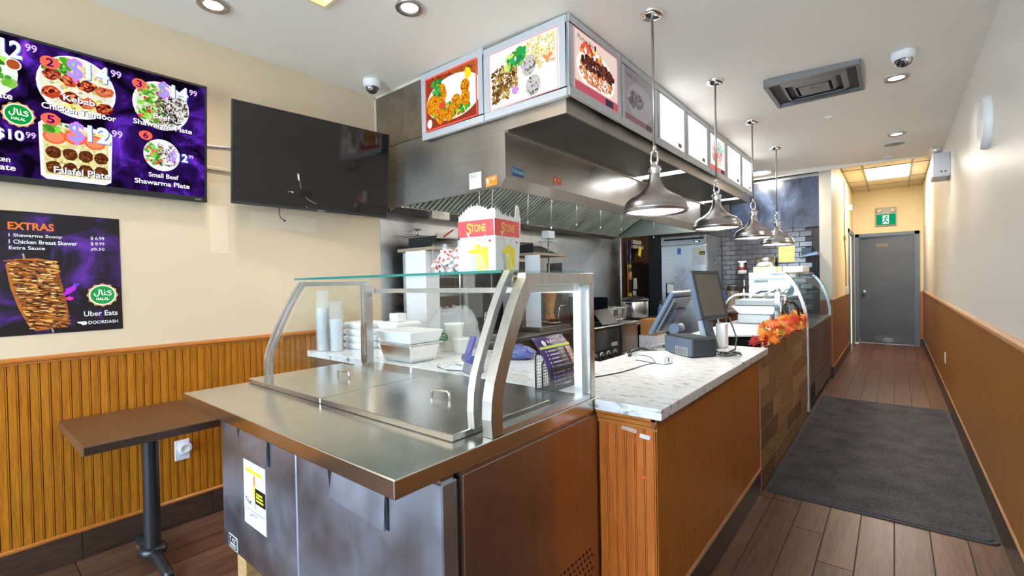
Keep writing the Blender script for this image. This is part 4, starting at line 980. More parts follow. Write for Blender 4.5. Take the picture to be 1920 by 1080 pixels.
# ---- menu lightboxes
def lightbox(side, a, b, label, kind):
    z0, z1 = 2.445, 2.902
    r = root('menu_lightbox', ((a+b)/2, HY-.03, z0) if side == 'end' else (-1.42, (a+b)/2, z0))
    if side == 'end': bx = lambda m, u0, u1, v0, v1, n0, n1: m.box(a+u0, a+u1, 2.25-n1, 2.25-n0, z0+v0, z0+v1); O = Vector((a, 2.25, z0)); U = Vector((1, 0, 0)); dz = .028*(a+b+2.9 < -1)
    else: bx = lambda m, u0, u1, v0, v1, n0, n1: m.box(-1.40+n0, -1.40+n1, a+u0, a+u1, z0+v0, z0+v1); O = Vector((-1.40, a, z0)); U = Vector((0, 1, 0))
    Wd = b-a; Hh = z1-z0
    if side == 'end' and b < -2: Hh += .022
    bx(MB(), 0, Wd, 0, Hh, -.03 if side == 'end' else -.015, -.006).build('cabinet', m_alu, r, bev=.003)
    f = MB()
    for q in ((0, Wd, 0, .05), (0, Wd, Hh-.05, Hh), (0, .05, .05, Hh-.05), (Wd-.05, Wd, .05, Hh-.05)): bx(f, *q, -.006, .004)
    f.build('snap_frame', mat('snap_frame_aluminium', srgb(206, 210, 216), .4, .25), r, bev=.004)
    mm = {'white': m_box, 'off': mat('unlit_film', srgb(196, 190, 200), .25)}.get(kind, emis('film_glow_'+kind, srgb(255, 252, 250), 1.25 if kind in ('falafel', 'platter') else .8))
    fa = bx(MB(), .05, Wd-.05, .05, Hh-.05, -.006, -.003).build('film', mm, r)
    U = U; V = Vector((0, 0, 1)); N = U.cross(V)
    pr = Print(O-N*.003, U, V); x0, x1, y0, y1 = .05, Wd-.05, .05, Hh-.05; w, h = x1-x0, y1-y0; pk = (246, 130, 130)
    def frame(wd, col):
        pr.rect(x0, y0, w, wd, col); pr.rect(x0, y1-wd, w, wd, col); pr.rect(x0, y0, wd, h, col); pr.rect(x1-wd, y0, wd, h, col)
    mt = m_printE
    if kind == 'falafel':
        pr.rect(x0, y0, w, h, (150, 60, 40)); pr.poly([(x0+.1, y1), (x1, y1), (x1, y1-.12), (x0+.25, y1-.02)], (176, 92, 44)); pr.scatter(14, x0, x1, y1-.06, y1, .03, [(150, 76, 36), (120, 50, 26)], asp=(.2, .4))
        pr.disc(x0+w*.54, y0+h*.50, w*.53, h*.40, (250, 248, 240), 40); pr.disc(x0+w*.54, y0+h*.53, w*.46, h*.33, (252, 250, 246), 40)
        pr.scatter(160, x0+.05, x1-.08, y0+.05, y0+h*.42, .016, [(90, 190, 40), (40, 140, 40), (232, 70, 40), (250, 200, 60)], inside=(x0+w*.5, y0+h*.45, w*.45, h*.33))
        for px, py, q in ((.28, .62, .082), (.13, .47, .07), (.30, .22, .055), (.47, .22, .055), (.60, .38, .055), (.78, .40, .052), (.78, .60, .05)):
            pr.blob(x0+w*px, y0+h*py, q*.86, q, (224, 140, 20), .06, 18); pr.scatter(110, x0+w*px-q*.7, x0+w*px+q*.7, y0+h*py-q*.8, y0+h*py+q*.8, .006, [(250, 186, 50), (190, 100, 16), (150, 72, 12), (240, 160, 30)], inside=(x0+w*px, y0+h*py, q*.8, q*.9))
        pr.scatter(16, x0+.08, x0+.16, y1-.15, y1-.05, .02, [(30, 160, 60), (60, 190, 80)]); pr.blob(x0+w*.84, y0+h*.80, .03, .04, (240, 220, 40), .3); pr.blob(x0+w*.35, y0+h*.40, .04, .025, (220, 80, 60), .3)
        pr.disc(x0+.045, y0+.05, .026, .032, (255, 250, 250)); frame(.012, (236, 96, 84)); 
    elif kind == 'platter':
        pr.scatter(320, x0+.02, x0+w*.42, y0+h*.3, y0+h*.72, .013, [(150, 110, 50), (190, 150, 80), (110, 76, 30), (214, 184, 120), (90, 70, 40)], asp=(.35, .8))
        pr.scatter(60, x0+w*.05, x0+w*.30, y0+h*.12, y0+h*.35, .017, [(150, 110, 50), (190, 150, 80), (110, 76, 30)], asp=(.35, .8))
        pr.scatter(40, x0+w*.28, x0+w*.62, y0+h*.62, y0+h*.86, .022, [(40, 170, 90), (90, 200, 110), (200, 230, 120), (60, 150, 60)])
        pr.scatter(420, x0+w*.56, x1-.02, y0+h*.55, y0+h*.96, .008, [(250, 244, 190), (244, 226, 150), (240, 200, 120), (230, 236, 170)])
        for px, py in ((.60, .55), (.66, .20)):
            pr.disc(x0+w*px, y0+h*py, .055, .062, (196, 196, 190)); pr.scatter(46, x0+w*px-.05, x0+w*px+.05, y0+h*py-.055, y0+h*py+.055, .008, [(120, 130, 110), (230, 230, 226), (80, 90, 80), (200, 160, 220)], inside=(x0+w*px, y0+h*py, .05, .056))
        pr.scatter(16, x0+w*.70, x0+w*.95, y0+h*.48, y0+h*.62, .016, [(246, 150, 100), (250, 206, 140)]); pr.blob(x0+w*.40, y0+h*.22, .03, .025, (216, 150, 240), .15)
        frame(.006, (250, 170, 176)); pr.rect(x0+.015, y0+.015, .004, h-.03, (250, 200, 204))
    elif kind == 'kebab':
        pr.rect(x0, y0, w, h, (224, 200, 190)); pr.disc(x0+w*.5, y0+h*.46, w*.44, h*.36, (242, 236, 230), 36)
        pr.scatter(420, x0+w*.1, x0+w*.92, y0+h*.22, y0+h*.52, .009, [(214, 130, 76), (196, 104, 60), (226, 150, 96)], inside=(x0+w*.5, y0+h*.42, w*.38, h*.24))
        pr.scatter(160, x0+w*.14, x0+w*.9, y0+h*.46, y0+h*.66, .018, [(84, 44, 36), (110, 60, 46), (66, 34, 30)], inside=(x0+w*.5, y0+h*.55, w*.40, h*.13))
        pr.scatter(26, x0+w*.12, x0+w*.7, y0+h*.68, y0+h*.84, .02, [(226, 96, 60), (240, 180, 90), (214, 76, 60)])
        pr.rect(x0, y0, w, h*.15, (176, 84, 96)); pr.rect(x0, y0+h*.15, w, .006, (214, 140, 140)); pr.rect(x0+w*.68, y0+.004, w*.19, h*.13, (58, 52, 66)); pr.text('Platter No', x0+.04, x0+.22, y1-.055, y1-.028, (60, 40, 44), .0); pr.rect(x0+.235, y1-.06, .02, .03, (40, 30, 34)); frame(.006, (200, 110, 110))
    elif kind == 'off':
        mt = m_print; pr.rect(x0, y0, w, h, (186, 178, 190)); pr.disc(x0+w*.52, y0+h*.46, w*.42, h*.36, (206, 202, 210), 36)
        pr.scatter(60, x0+w*.14, x0+w*.6, y0+h*.35, y0+h*.6, .02, [(120, 110, 126), (150, 142, 156), (90, 84, 100)], inside=(x0+w*.38, y0+h*.48, w*.28, h*.14))
        pr.rect(x0, y0, w, h*.13, (164, 110, 130)); pr.rect(x0+w*.7, y0+.004, w*.18, h*.11, (70, 64, 84)); pr.text('Platter No', x0+.04, x0+.2, y1-.055, y1-.03, (90, 84, 96), .0)
    elif kind == 'pale':
        pr.rect(x0, y0, w, h, (236, 240, 238)); pr.disc(x0+w*.48, y0+h*.5, w*.36, h*.33, (250, 214, 206), 30); pr.scatter(40, x0+w*.2, x0+w*.75, y0+h*.3, y0+h*.7, .025, [(240, 150, 140), (226, 120, 110), (250, 190, 170)], inside=(x0+w*.48, y0+h*.5, w*.3, h*.28))
        pr.scatter(14, x0+w*.45, x1-.02, y0+h*.6, y1-.03, .03, [(160, 226, 200), (190, 236, 214)]); pr.rect(x0, y0, w, h*.14, (240, 110, 96)); pr.rect(x0+w*.72, y0, w*.28, h*.14, (60, 80, 84)); frame(.006, (246, 170, 160))
    elif kind == 'white':
        mt = m_print; pr.rect(x0+w*.74, y0+.02, w*.16, h*.1, (120, 110, 140))
    pr.build('picture_film', mt, fa)
    tag(r, label, 'lightbox', 'row of aluminium framed menu lightboxes under the ceiling')
lightbox('end', -2.668, -2.052, 'lightbox with a picture of a fried falafel plate, leftmost of the row', 'falafel')
lightbox('end', -2.046, -1.418, 'overexposed lightbox with a grilled meat platter, left of the soffit corner', 'platter')
ym = [2.245, 2.893, 3.51, 4.15, 4.79, 5.41, 6.05, 6.63]
for i, (kd, lb) in enumerate((('kebab', 'lightbox with an oval platter of rice and dark meat, right of the soffit corner'), ('off', 'unlit greyish lightbox behind the nearest pendant rod'), ('white', 'blank glowing lightbox directly right of the unlit one'),
        ('white', 'second blank glowing lightbox, left of the one with a red and green picture'), ('pale', 'faded lightbox with a red and green dish picture between blank ones'), ('white', 'blank glowing lightbox just right of the faded dish picture'), ('white', 'last blank glowing lightbox at the far end of the row'))):
    lightbox('long', ym[i]+.003, ym[i+1]-.003, lb, kd)

# ================================================================ KITCHEN LINE ALONG THE LEFT WALL
for a, b in ((2.30, 3.52), (3.522, 4.74), (4.742, 6.68)):
    MB().box(XL, XL+.006, a, b, .80, 2.5).build('steel_sheet', m_steelW, wall_left)
MB().box(XL, XL+.014, 6.68, 6.705, .8, 2.1).build('sheet_edge_trim', m_alu, wall_left)
m_dsteel = steel('sooty_steel', (.30, .30, .30), .35, (20, 20, 3), .15, .2)
# stand
r = root('equipment_stand', (-2.93, 3.35, 0))
MB().box(-3.26, -2.60, 2.40, 4.29, .86, .90).build('top_shelf', m_dsteel, r, bev=.003)
MB().box(-3.24, -2.62, 2.42, 4.27, .28, .30).build('lower_shelf', m_dsteel, r)
for x in (-3.22, -2.64):
    for y in (2.44, 4.25): MB().cyl((x, y, 0), (x, y, .86), .02, n=12).build('leg', m_steel, r)
tag(r, 'low steel stand under the two vertical broilers', 'stand')

m_meat = None
def meat_mat():
    t = NT('roast_meat'); a = t.noise(t.pos((30, 30, 90)), 1, 4, .65, .8)
    t.bsdf(t.ramp(a, [(.3, srgb(120, 66, 26)), (.48, srgb(196, 128, 60)), (.66, srgb(232, 184, 112))]), .5, 0, .4, t.bump(a, .8, .01)); return t.m
def broiler(y0, y1, label, meat, wx, sy):
    r = root('vertical_broiler', (-2.95, (y0+y1)/2, .90)); ym_ = (y0+y1)/2
    MB().box(-3.20, -2.70, y0+.02, y1-.02, .902, .945).build('drip_base', m_dsteel, r, bev=.004)
    MB().box(-3.20, -3.08, y0+.05, y1-.05, .945, 1.66).build('burner_housing', m_steel, r)
    for k in range(4):
        z = .98+k*.165
        MB().box(-3.08, -3.07, y0+.10, y1-.10, z, z+.14).build('burner_panel', mat('ceramic_burner', srgb(120, 104, 92), .8, var=.2, scale=(40, 40, 40)), r)
    MB().box(wx[0], wx[1], y0, y0+.012, .95, 1.665).build('side_wing', m_whiteM, r)
    if not meat: MB().box(wx[1]-.013, wx[1], y0+.012, y0+.14, .95, 1.66).build('folded_wing', m_whiteM, r)
    MB().box(-3.00, -2.80, y1-.012, y1, .95, 1.6).build('side_wing', m_dsteel, r)
    MB().box(-3.20, -2.74, y0-.002, y1, 1.665, 1.69).build('top_rim', mat('tan_rim', srgb(170, 156, 136), .4, .4), r)
    MB().prism([(-3.18, 1.69), (-2.80, 1.69), (-3.02, 1.79), (-3.18, 1.79)], 'y', y0+.10, y1-.08).build('hopper_cover', m_dsteel, r)
    MB().box(-3.178, -2.83, y0+.096, y0+.10, 1.692, 1.785).build('hopper_end', m_dark, r)
    sx = -2.87
    sp = MB().cyl((sx, sy, .945), (sx, sy, 1.86), .008, n=10).build('spit_rod', m_alu, r)
    MB().lathe([(0, .0), (.12, .0), (.13, .012), (.12, .015)], (sx, sy, .955), 24).build('spit_plate', m_steel, r)
    if meat:
        pf = [(0, .995), (.06, .997), (.052, 1.01), (.044, 1.04), (.042, 1.08), (.05, 1.12), (.06, 1.17), (.07, 1.22), (.08, 1.27), (.09, 1.31), (.094, 1.335), (.085, 1.35), (.03, 1.36), (0, 1.36)]
        mb = MB(); n = 28; vs = []; g_ = random.Random(4)
        for rr_, z in pf:
            for k in range(n): a = 2*PI*k/n; q = rr_*(1+.09*(g_.random()-.5)); vs.append((sx+q*math.cos(a), sy+q*math.sin(a), z+.006*(g_.random()-.5)))
        mb.add(vs, [(i*n+k, i*n+(k+1) % n, (i+1)*n+(k+1) % n, (i+1)*n+k) for i in range(len(pf)-1) for k in range(n)], True)
        part(mb.build('meat_cone', meat_mat(), r), 'browned stacked shawarma meat')
        MB().box(sx-.045, sx+.045, sy-.06, sy+.06, 1.86, 1.94).build('spit_motor', m_whiteM, r, bev=.004)
        MB().box(sx-.12, sx+.06, sy-.01, sy+.01, 1.825, 1.84).box(sx-.02, sx+.02, sy+.02, sy+.14, 1.825, 1.84).build('motor_bracket', m_steel, r)
    else:
        MB().box(-2.772, -2.768, y0+.38, y0+.56, 1.1, 1.36).build('control_panel', mat('panel_grey', srgb(110, 112, 116), .4, .5), r)
    MB().tube([(-2.76, y1-.16, 1.0), (-2.74, y1-.16, 1.14), (-2.74, y1+.0, 1.14)], .006).build('guard_wire', m_chrome, r)
    return tag(r, label, 'broiler', 'vertical shawarma broilers')
broiler(2.41, 3.13, 'steel vertical broiler without meat, behind the fries carton', False, (-3.10, -2.85), 2.8)
broiler(3.70, 4.29, 'vertical broiler with a browned meat cone on its spit', True, (-2.86, -2.68), 4.13)
r = root('gas_line', (XL+.05, 3.4, 1.78))
MB().tube([(XL+.05, 2.45, 1.82), (XL+.05, 3.2, 1.82), (XL+.05, 4.35, 1.84)], .010).build('pipe', m_steel, r)
for yy in (2.95, 3.95):
    MB().cyl((XL+.06, yy, 1.83), (XL+.10, yy+.09, 1.90), .008).build('red_lever', mat('red_lever', srgb(196, 60, 52), .4), r)
    MB().cyl((XL+.05, yy-.3, 1.82), (XL+.05, yy-.3, 1.88), .012).cyl((XL+.05, yy-.34, 1.88), (XL+.05, yy-.26, 1.88), .006).build('valve', m_nickel, r)
tag(r, 'thin gas pipe with red levers on the steel wall', 'gas pipe')

# range with griddle
r = root('gas_range', (-2.85, 4.68, 0))
MB().box(-3.22, -2.52, 4.31, 5.04, .10, .86).build('body', m_dsteel, r)
MB().box(-3.22, -2.47, 4.30, 5.045, .86, .895).build('griddle_top', mat('black_griddle', (.03, .03, .032), .35, .5), r, bev=.004)
MB().box(-2.52, -2.49, 4.31, 5.0, .63, .855).build('front_plate', m_dsteel, r, bev=.003)
MB().cyl((-2.465, 4.33, .885), (-2.465, 5.03, .885), .012, n=12).build('front_rail', m_steel, r)
kp = MB().box(-2.52, -2.495, 4.31, 5.0, .50, .625).build('knob_panel', m_black, r)
for k in range(4):
    yy = 4.42+k*.155
    MB().lathe([(.036, 0), (.036, .012), (.03, .014), (.028, .03), (0, .03)], (-2.495, yy, .565), 20, RY(PI/2)).build('knob', m_black, kp)
    MB().lathe([(.038, 0), (.046, .002), (.046, .006), (.038, .006)], (-2.495, yy, .565), 20, RY(PI/2)).build('knob_ring', m_alu, kp)
pr = Print((-2.4895, 4.8, .65), (0, 1, 0), (0, 0, 1)); pr.rect(0, 0, .14, .04, (180, 180, 180)); pr.marks(.01, .13, .012, .028, (60, 60, 60)); pr.build('nameplate', m_print, r)
sh = MB().box(-3.2, -2.64, 5.0, 5.012, .90, 1.20).build('splash_guard', mat('dark_splash', srgb(24, 28, 40), .2, .4), r)
MB().surf([[(-2.64+.14*math.sin(a), 4.62+.38*0, .905+.16*(1-math.cos(PI/2-a))) , (-2.64+.14*math.sin(a), 5.0, .905+.16*(1-math.cos(PI/2-a)))] for a in [i*PI/16 for i in range(9)]]).build('curved_apron', mat('dark_apron', srgb(26, 28, 36), .35), r)
MB().box(-3.2, -3.17, 4.32, 5.0, .90, 1.25).build('backsplash', m_dsteel, r)
for yy in (4.34, 5.0):
    for xx in (-3.18, -2.56): MB().cyl((xx, yy, 0), (xx, yy, .10), .022, n=10).build('foot', m_steel, r)
tag(r, 'gas range with black griddle and four ringed knobs', 'range')
# fryer
r = root('deep_fryer', (-2.85, 5.28, 0))
MB().box(-3.22, -2.50, 5.06, 5.50, .10, .86).build('body', m_steelB, r)
MB().box(-3.22, -2.47, 5.055, 5.505, .86, .89).build('tank_rim', m_steel, r, bev=.004)
MB().box(-2.50, -2.485, 5.07, 5.49, .55, .84).build('door', m_steelB, r, bev=.003)
MB().box(-2.50, -2.485, 5.07, 5.49, .12, .54).build('lower_door', m_steelB, r, bev=.003)
MB().lathe([(.03, 0), (.03, .006), (0, .006)], (-2.485, 5.15, .50), 20, RY(PI/2)).build('badge', m_alu, r)
for yy in (5.1, 5.46):
    for xx in (-3.18, -2.54): MB().cyl((xx, yy, 0), (xx, yy, .10), .022, n=10).build('foot', m_steel, r)
tag(r, 'floor deep fryer with bronze-toned door right of the range', 'fryer')
def basket(y, label):
    r = root('fryer_basket', (-2.8, y, .90)); a, b = -3.0, -2.62
    w = MB()
    for z in (.915, .99, 1.06): w.tube([(a, y-.07, z), (b, y-.07, z), (b, y+.07, z), (a, y+.07, z)], .004, 6, True)
    w.build('wire_rim', m_chrome, r)
    g = MB()
    for k in range(16): x = a+(b-a)*k/15; g.tube([(x, y-.07, 1.06), (x, y-.07, .915), (x, y+.07, .915), (x, y+.07, 1.06)], .0018, 4)
    for k in range(7):
        z = .93+k*.02; g.tube([(a, y-.07, z), (b, y-.07, z), (b, y+.07, z), (a, y+.07, z)], .0018, 4, True)
    g.build('wire_mesh', m_alu, r)
    MB().box(b, b+.002, y-.06, y+.06, .93, 1.04).build('front_plate', m_steel, r)
    MB().tube([(a, y-.02, 1.06), (a-.08, y-.02, 1.10), (a-.16, y-.02, 1.13)], .006).build('handle', m_steel, r)
    tag(r, label, 'fryer basket', 'wire fryer baskets')
basket(5.17, 'wire fryer basket nearer the range'); basket(5.38, 'wire fryer basket nearer the rice cooker')
# side table
r = root('steel_side_table', (-2.9, 6.2, 0))
MB().box(-3.26, -2.52, 5.54, 6.90, .81, .845).build('table_top', m_dsteel, r, bev=.004)
MB().box(-3.2, -2.6, 5.6, 6.85, .25, .27).build('under_shelf', m_dsteel, r)
for x in (-3.2, -2.58):
    for y in (5.6, 6.84): MB().cyl((x, y, 0), (x, y, .81), .02, n=10).build('leg', m_steel, r)
tag(r, 'steel side table carrying the rice cooker', 'table')
r = root('rice_cooker', (-2.85, 6.22, .845))
MB().lathe([(0, .0), (.16, 0), (.175, .02), (.175, .03)], (-2.85, 6.22, .846), 32).build('foot_ring', m_black, r)
MB().lathe([(.172, .03), (.182, .05), (.184, .24), (.18, .25)], (-2.85, 6.22, .846), 36).build('shell', m_steel, r)
MB().lathe([(.18, .25), (.192, .255), (.192, .275), (.17, .295), (.10, .312), (.03, .318), (.03, .335), (0, .336)], (-2.85, 6.22, .846), 36).build('lid', m_black, r)
for s in (-1, 1): MB().box(-2.89, -2.81, 6.22+s*.185-.015, 6.22+s*.185+.035*s, 1.06, 1.085).build('side_handle', m_black, r, bev=.004)
tag(r, 'round steel rice cooker with black lid', 'rice cooker')
r = root('spray_bottle', (-2.6, 6.52, .845))
MB().lathe([(0, 0), (.035, 0), (.037, .02), (.037, .14), (.015, .19), (.015, .21)], (-2.6, 6.52, .846), 18).build('bottle', mat('blue_bottle', srgb(70, 120, 160), .3), r)
MB().box(-2.62, -2.57, 6.50, 6.54, 1.05, 1.09).build('trigger_head', m_black, r); tag(r, 'blue bottle standing right of the rice cooker', 'bottle')
# cartons under the side table edge
r = root('white_carton', (-2.35, 5.40, .0))
MB().box(-2.50, -2.26, 5.56, 5.88, .27, .70).build('box', mat('printed_white_card', srgb(222, 220, 226), .7, var=.04), r)
pr = Print((-2.50, 5.5595, .27), (1, 0, 0), (0, 0, 1)); pr.stroke([(.08, .30), (.10, .36), (.14, .30), (.16, .36)], .008, (120, 130, 150)); pr.build('carton_print', m_print, r)
tag(r, 'white printed carton in front of the side table', 'carton'); r.location.z = .0
for o in r.children: o.location.z += 0
tag(MB().box(-2.49, -2.27, 5.58, 5.86, .702, .90).build('brown_carton', mat('kraft_card', srgb(176, 120, 62), .7), bev=.003), 'brown cardboard carton stacked on the white carton', 'carton')
tag(MB().box(-2.56, -2.2, 5.54, 5.92, .0, .268).build('storage_crate', m_black, bev=.01), 'black crate on the kitchen floor under the white carton', 'crate')
# upright fridge
r = root('upright_fridge', (-2.42, 7.3, 0)); x0, x1, yf = -2.75, -2.085, 6.95
MB().box(x0, x1, yf+.05, 7.70, .12, 2.03).build('cabinet', m_steel, r)
MB().box(x0, x0+.004, yf+.05, 7.7, .12, 2.03).build('side_skin', m_steelW, r)
gr_ = MB().box(x0, x1, yf, yf+.05, 1.905, 2.035).build('top_grille', m_steel, r, bev=.004)
MB().box(x0+.05, x1-.03, yf-.002, yf, 1.975, 2.0).build('dark_slot', m_dark, gr_)
MB().box(x1-.17, x1-.08, yf-.003, yf, 1.925, 1.952).build('display', m_black, gr_); MB().box(x1-.155, x1-.11, yf-.004, yf-.003, 1.932, 1.946).build('digits', emis('blue_digits', (.5, .8, 1), 2), gr_)
dr = MB().box(x0+.005, x1-.003, yf, yf+.048, .16, 1.895).build('door', steel('bright_door_steel', (.66, .70, .74), .3, (2, 2, 30), .05, .06), r, bev=.005)
MB().box(x0+.07, x0+.185, yf-.003, yf, 1.06, 1.335).build('handle_recess', m_dark, dr); MB().box(x0+.09, x0+.185, yf-.004, yf-.002, 1.19, 1.325).build('handle_plate', m_whiteM, dr)
lb = MB().box(x1-.205, x1-.015, yf-.0015, yf, 1.60, 1.86).build('energy_label', mat('grey_label', srgb(196, 200, 206), .5), dr)
pr = Print((x1-.205, yf-.0016, 1.60), (1, 0, 0), (0, 0, 1)); pr.rect(.02, .228, .15, .012, (232, 214, 70)); pr.rect(.095, .14, .02, .08, (244, 160, 80)); pr.rect(.115, .145, .075, .05, (40, 44, 30)); pr.rect(.125, .16, .05, .008, (226, 220, 60)); pr.text('True', .02, .08, .10, .12, (90, 94, 100)); pr.marks(.07, .13, .03, .04, (110, 110, 220)); pr.build('label_print', m_print, lb)
lb = MB().box(x0+.25, x0+.305, yf-.0015, yf, 1.765, 1.855).build('blue_sticker', mat('blue_label', srgb(70, 110, 200), .5), dr)
for x in (x0+.06, x1-.06):
    for y in (7.05, 7.62): MB().cyl((x, y, 0), (x, y, .12), .02, n=10).build('foot', m_black, r)
tag(r, 'tall stainless upright fridge with energy label in the back corner', 'fridge')
# gas shut-off assembly on the brown wall
r = root('gas_shutoff', (XL+.06, 6.95, 1.1)); xx = XL+.08
MB().cyl((xx, 6.84, 1.1), (xx, 6.84, 2.03), .024, n=14).build('black_pipe', m_blackM, r)
for z in (1.585, 1.14): MB().cyl((xx, 6.84, z), (xx, 6.84, z+.055), .027, n=14).build('green_band', mat('lime_band', srgb(150, 190, 50), .5), r)
MB().cyl((xx, 6.84, 1.40), (xx, 6.84, 1.53), .034, n=14).build('brass_valve', mat('old_brass', srgb(186, 160, 110), .4, .3), r)
MB().cyl((xx, 6.77, 1.1), (xx, 6.765, 1.66), .009, n=8).build('orange_line', mat('orange_hose', srgb(222, 110, 50), .4), r)
MB().cyl((xx, 6.765, 1.66), (xx, 6.775, 2.0), .007, n=8).build('blue_line', mat('blue_hose', srgb(50, 80, 170), .4), r)
for dy in (0, .07): MB().obox((xx+.03, 6.93+dy, 1.34), (.004, .05, .17), RX(.08*(1 if dy else -1))).build('paper_tag', m_paper, r)
MB().box(xx, xx+.004, 6.94, 7.05, 1.12, 1.23).build('number_card', m_paper, r)
pr = Print((xx+.0041, 6.94, 1.12), (0, 1, 0), (0, 0, 1)); pr.text('3', .04, .065, .025, .06, (40, 40, 40), .02); pr.build('card_print', m_print, r)
MB().box(XL+.008, XL+.10, 6.93, 7.32, 1.90, 1.95).box(XL+.008, XL+.10, 6.93, 7.24, 1.97, 2.03).build('conduit_boxes', mat('dusty_box', srgb(176, 170, 164), .6), r)
MB().obox((XL+.12, 7.13, 1.85), (.004, .10, .15), RX(-.3)).build('yellow_tag', mat('yellow_tag', srgb(238, 222, 90), .6), r)
tag(r, 'gas shut-off pipe with green bands and paper tags on the brown wall', 'gas valve')

# ================================================================ DISPLAY CASE AT THE FAR END OF THE COUNTER
r = root('display_case', (-.95, 6.54, 0)); y0, y1 = 5.45, 7.60
m_case = steel('charcoal_steel', (.24, .24, .25), .38, (10, 10, 3), .08, .1)
MB().box(-1.20, -.68, y0, y1, .06, .865).build('body', m_case, r, bev=.003)
MB().box(-.682, -.672, y0+.06, y1-.02, .30, .86).build('front_panel', m_case, r, bev=.002)
kv = MB().box(-.682, -.673, y0+.06, y1-.02, .07, .29).build('kick_panel', m_case, r)
for k in range(14): MB().box(-.6735, -.672, y0+.12+k*.03, y0+.135+k*.03, .09, .27).build('vent_slot', m_dark, kv)
MB().box(-.70, -.66, y0-.012, y0+.05, .05, .885).build('corner_post', m_alu, r, bev=.003)
MB().box(-1.18, -.70, y0+.03, y1-.03, 0.0, .06).build('plinth', m_dark, r)
MB().box(-1.20, -.66, y0, y1, .865, .885).build('deck_rim', m_alu, r)
PV = [(-.664, .885), (-.662, .94), (-.668, 1.0), (-.680, 1.07), (-.698, 1.14), (-.72, 1.21), (-.748, 1.28), (-.782, 1.345), (-.82, 1.40), (-.86, 1.435)]
MB().prism(PV+[(-1.20, 1.44), (-1.20, .885)], 'y', y0, y0+.012).build('end_panel', glass('case_end_glass', (.86, .92, .92), .10, .05), r)
def arc(ya, yb, mm, nm, w=.028):
    m = MB(); n = len(PV); P = []
    for i, (x, z) in enumerate(PV):
        a = PV[max(0, i-1)]; b = PV[min(n-1, i+1)]; t_ = Vector((b[0]-a[0], b[1]-a[1])).normalized(); q = Vector((-t_.y, t_.x))
        P.append([(x, ya, z), (x+q.x*w, ya, z+q.y*w), (x+q.x*w, yb, z+q.y*w), (x, yb, z)])
    for k in range(4): m.surf([[p[k], p[(k+1) % 4]] for p in P], False)
    m.add(P[0], [(0, 1, 2, 3)]); m.add(P[-1], [(3, 2, 1, 0)]); m.build(nm, mm, r)
arc(y0-.006, y0+.04, m_alu, 'end_arch'); arc(y1-.03, y1, m_alu, 'end_arch')
MB().surf([[(x+.004, y0+.04, z), (x+.004, y1-.03, z)] for x, z in PV]).build('curved_pane', glass('case_glass', (.78, .90, .88), .10), r, recalc=False)
MB().box(-1.20, -.86, y0, y1, 1.436, 1.452).build('top_shelf', m_whiteM, r)
MB().box(-1.20, -1.19, y0+.02, y1-.02, .885, 1.436).build('rear_pane', m_glass, r)
for z in (1.04, 1.2): MB().box(-1.18, -.80, y0+.05, y1-.05, z, z+.008).build('glass_shelf', m_glass, r)
MB().box(-1.15, -1.02, y0-.0025, y0, 1.345, 1.37).build('grip_slot', mat('slot_grey', srgb(116, 130, 124), .5), r)
tag(r, 'charcoal refrigerated display case with curved glass front beside the plank counter', 'display case')
# things on the case
yb = mat('pale_yellow_card', srgb(236, 238, 196), .6)
def boxthing(name, b, m, label, cat, bev=.004): return tag(MB().box(*b).build(name, m, bev=bev), label, cat)
boxthing('food_carton', (-1.19, -.97, 5.60, 5.95, 1.453, 1.515), yb, 'low pale yellow carton on the left half of the display case top', 'carton')
boxthing('food_carton', (-1.0, -.80, 6.2, 6.7, 1.453, 1.52), mat('cream_card', srgb(232, 236, 222), .6), 'low white and yellow carton on the right half of the display case top', 'carton')
bg = MB(); g_ = random.Random(9)
bg.ball((-1.12, 5.78, 1.535), .06, 14, (1.3, 2.2, .55)); bg.v = [(x+g_.uniform(-.012, .012), y+g_.uniform(-.012, .012), max(1.516, z+g_.uniform(-.012, .012))) for x, y, z in bg.v]
tag(bg.build('crumpled_bag', mat('white_film', srgb(232, 234, 238), .3)), 'crumpled white plastic bag on the pale yellow carton', 'bag')
r = root('paper_towel_dispenser', (-1.46, 7.6, 1.52)); MB().cyl((-1.58, 7.64, 1.60), (-1.33, 7.64, 1.60), .10, n=28).box(-1.58, -1.33, 7.64, YB-.008, 1.52, 1.68).build('cover', m_nickel, r); MB().box(-1.52, -1.36, 7.55, 7.58, 1.50, 1.52).build('tear_bar', m_black, r)
tag(r, 'rounded steel paper towel dispenser on the tiled wall', 'dispenser')
r = root('yellow_note', (-1.2, YB-.01, 1.61)); MB().box(-1.305, -1.10, YB-.012, YB-.0085, 1.615, 1.845).build('sheet', mat('note_yellow', srgb(226, 228, 150), .6), r); tag(r, 'pale yellow paper sheet stuck on the tiles beside the towel dispenser', 'paper')
r = root('wall_shelf', (-.93, 7.6, 1.66)); MB().prism([(-1.04, 1.665), (-.80, 1.69), (-.80, 1.735), (-.82, 1.735)], 'y', 7.45, YB-.008).build('sloped_shelf', mat('bluegrey_shelf', srgb(112, 130, 156), .3, .4), r); MB().box(-1.0, -.88, 7.6, YB-.008, 1.69, 1.80).build('back_box', mat('slate_box', srgb(62, 78, 98), .4), r); tag(r, 'blue-grey sloped wall shelf by the column', 'shelf')
r = root('soap_dispenser', (-1.78, 7.69, 1.46))
MB().lathe([(.058, .06), (.06, .17)], (-1.783, 7.69, 1.46), 24).build('chrome_body', m_chrome, r); MB().lathe([(.0605, .055), (.0605, .10)], (-1.783, 7.69, 1.46), 24).build('red_band', mat('maroon_band', srgb(140, 40, 70), .3), r)
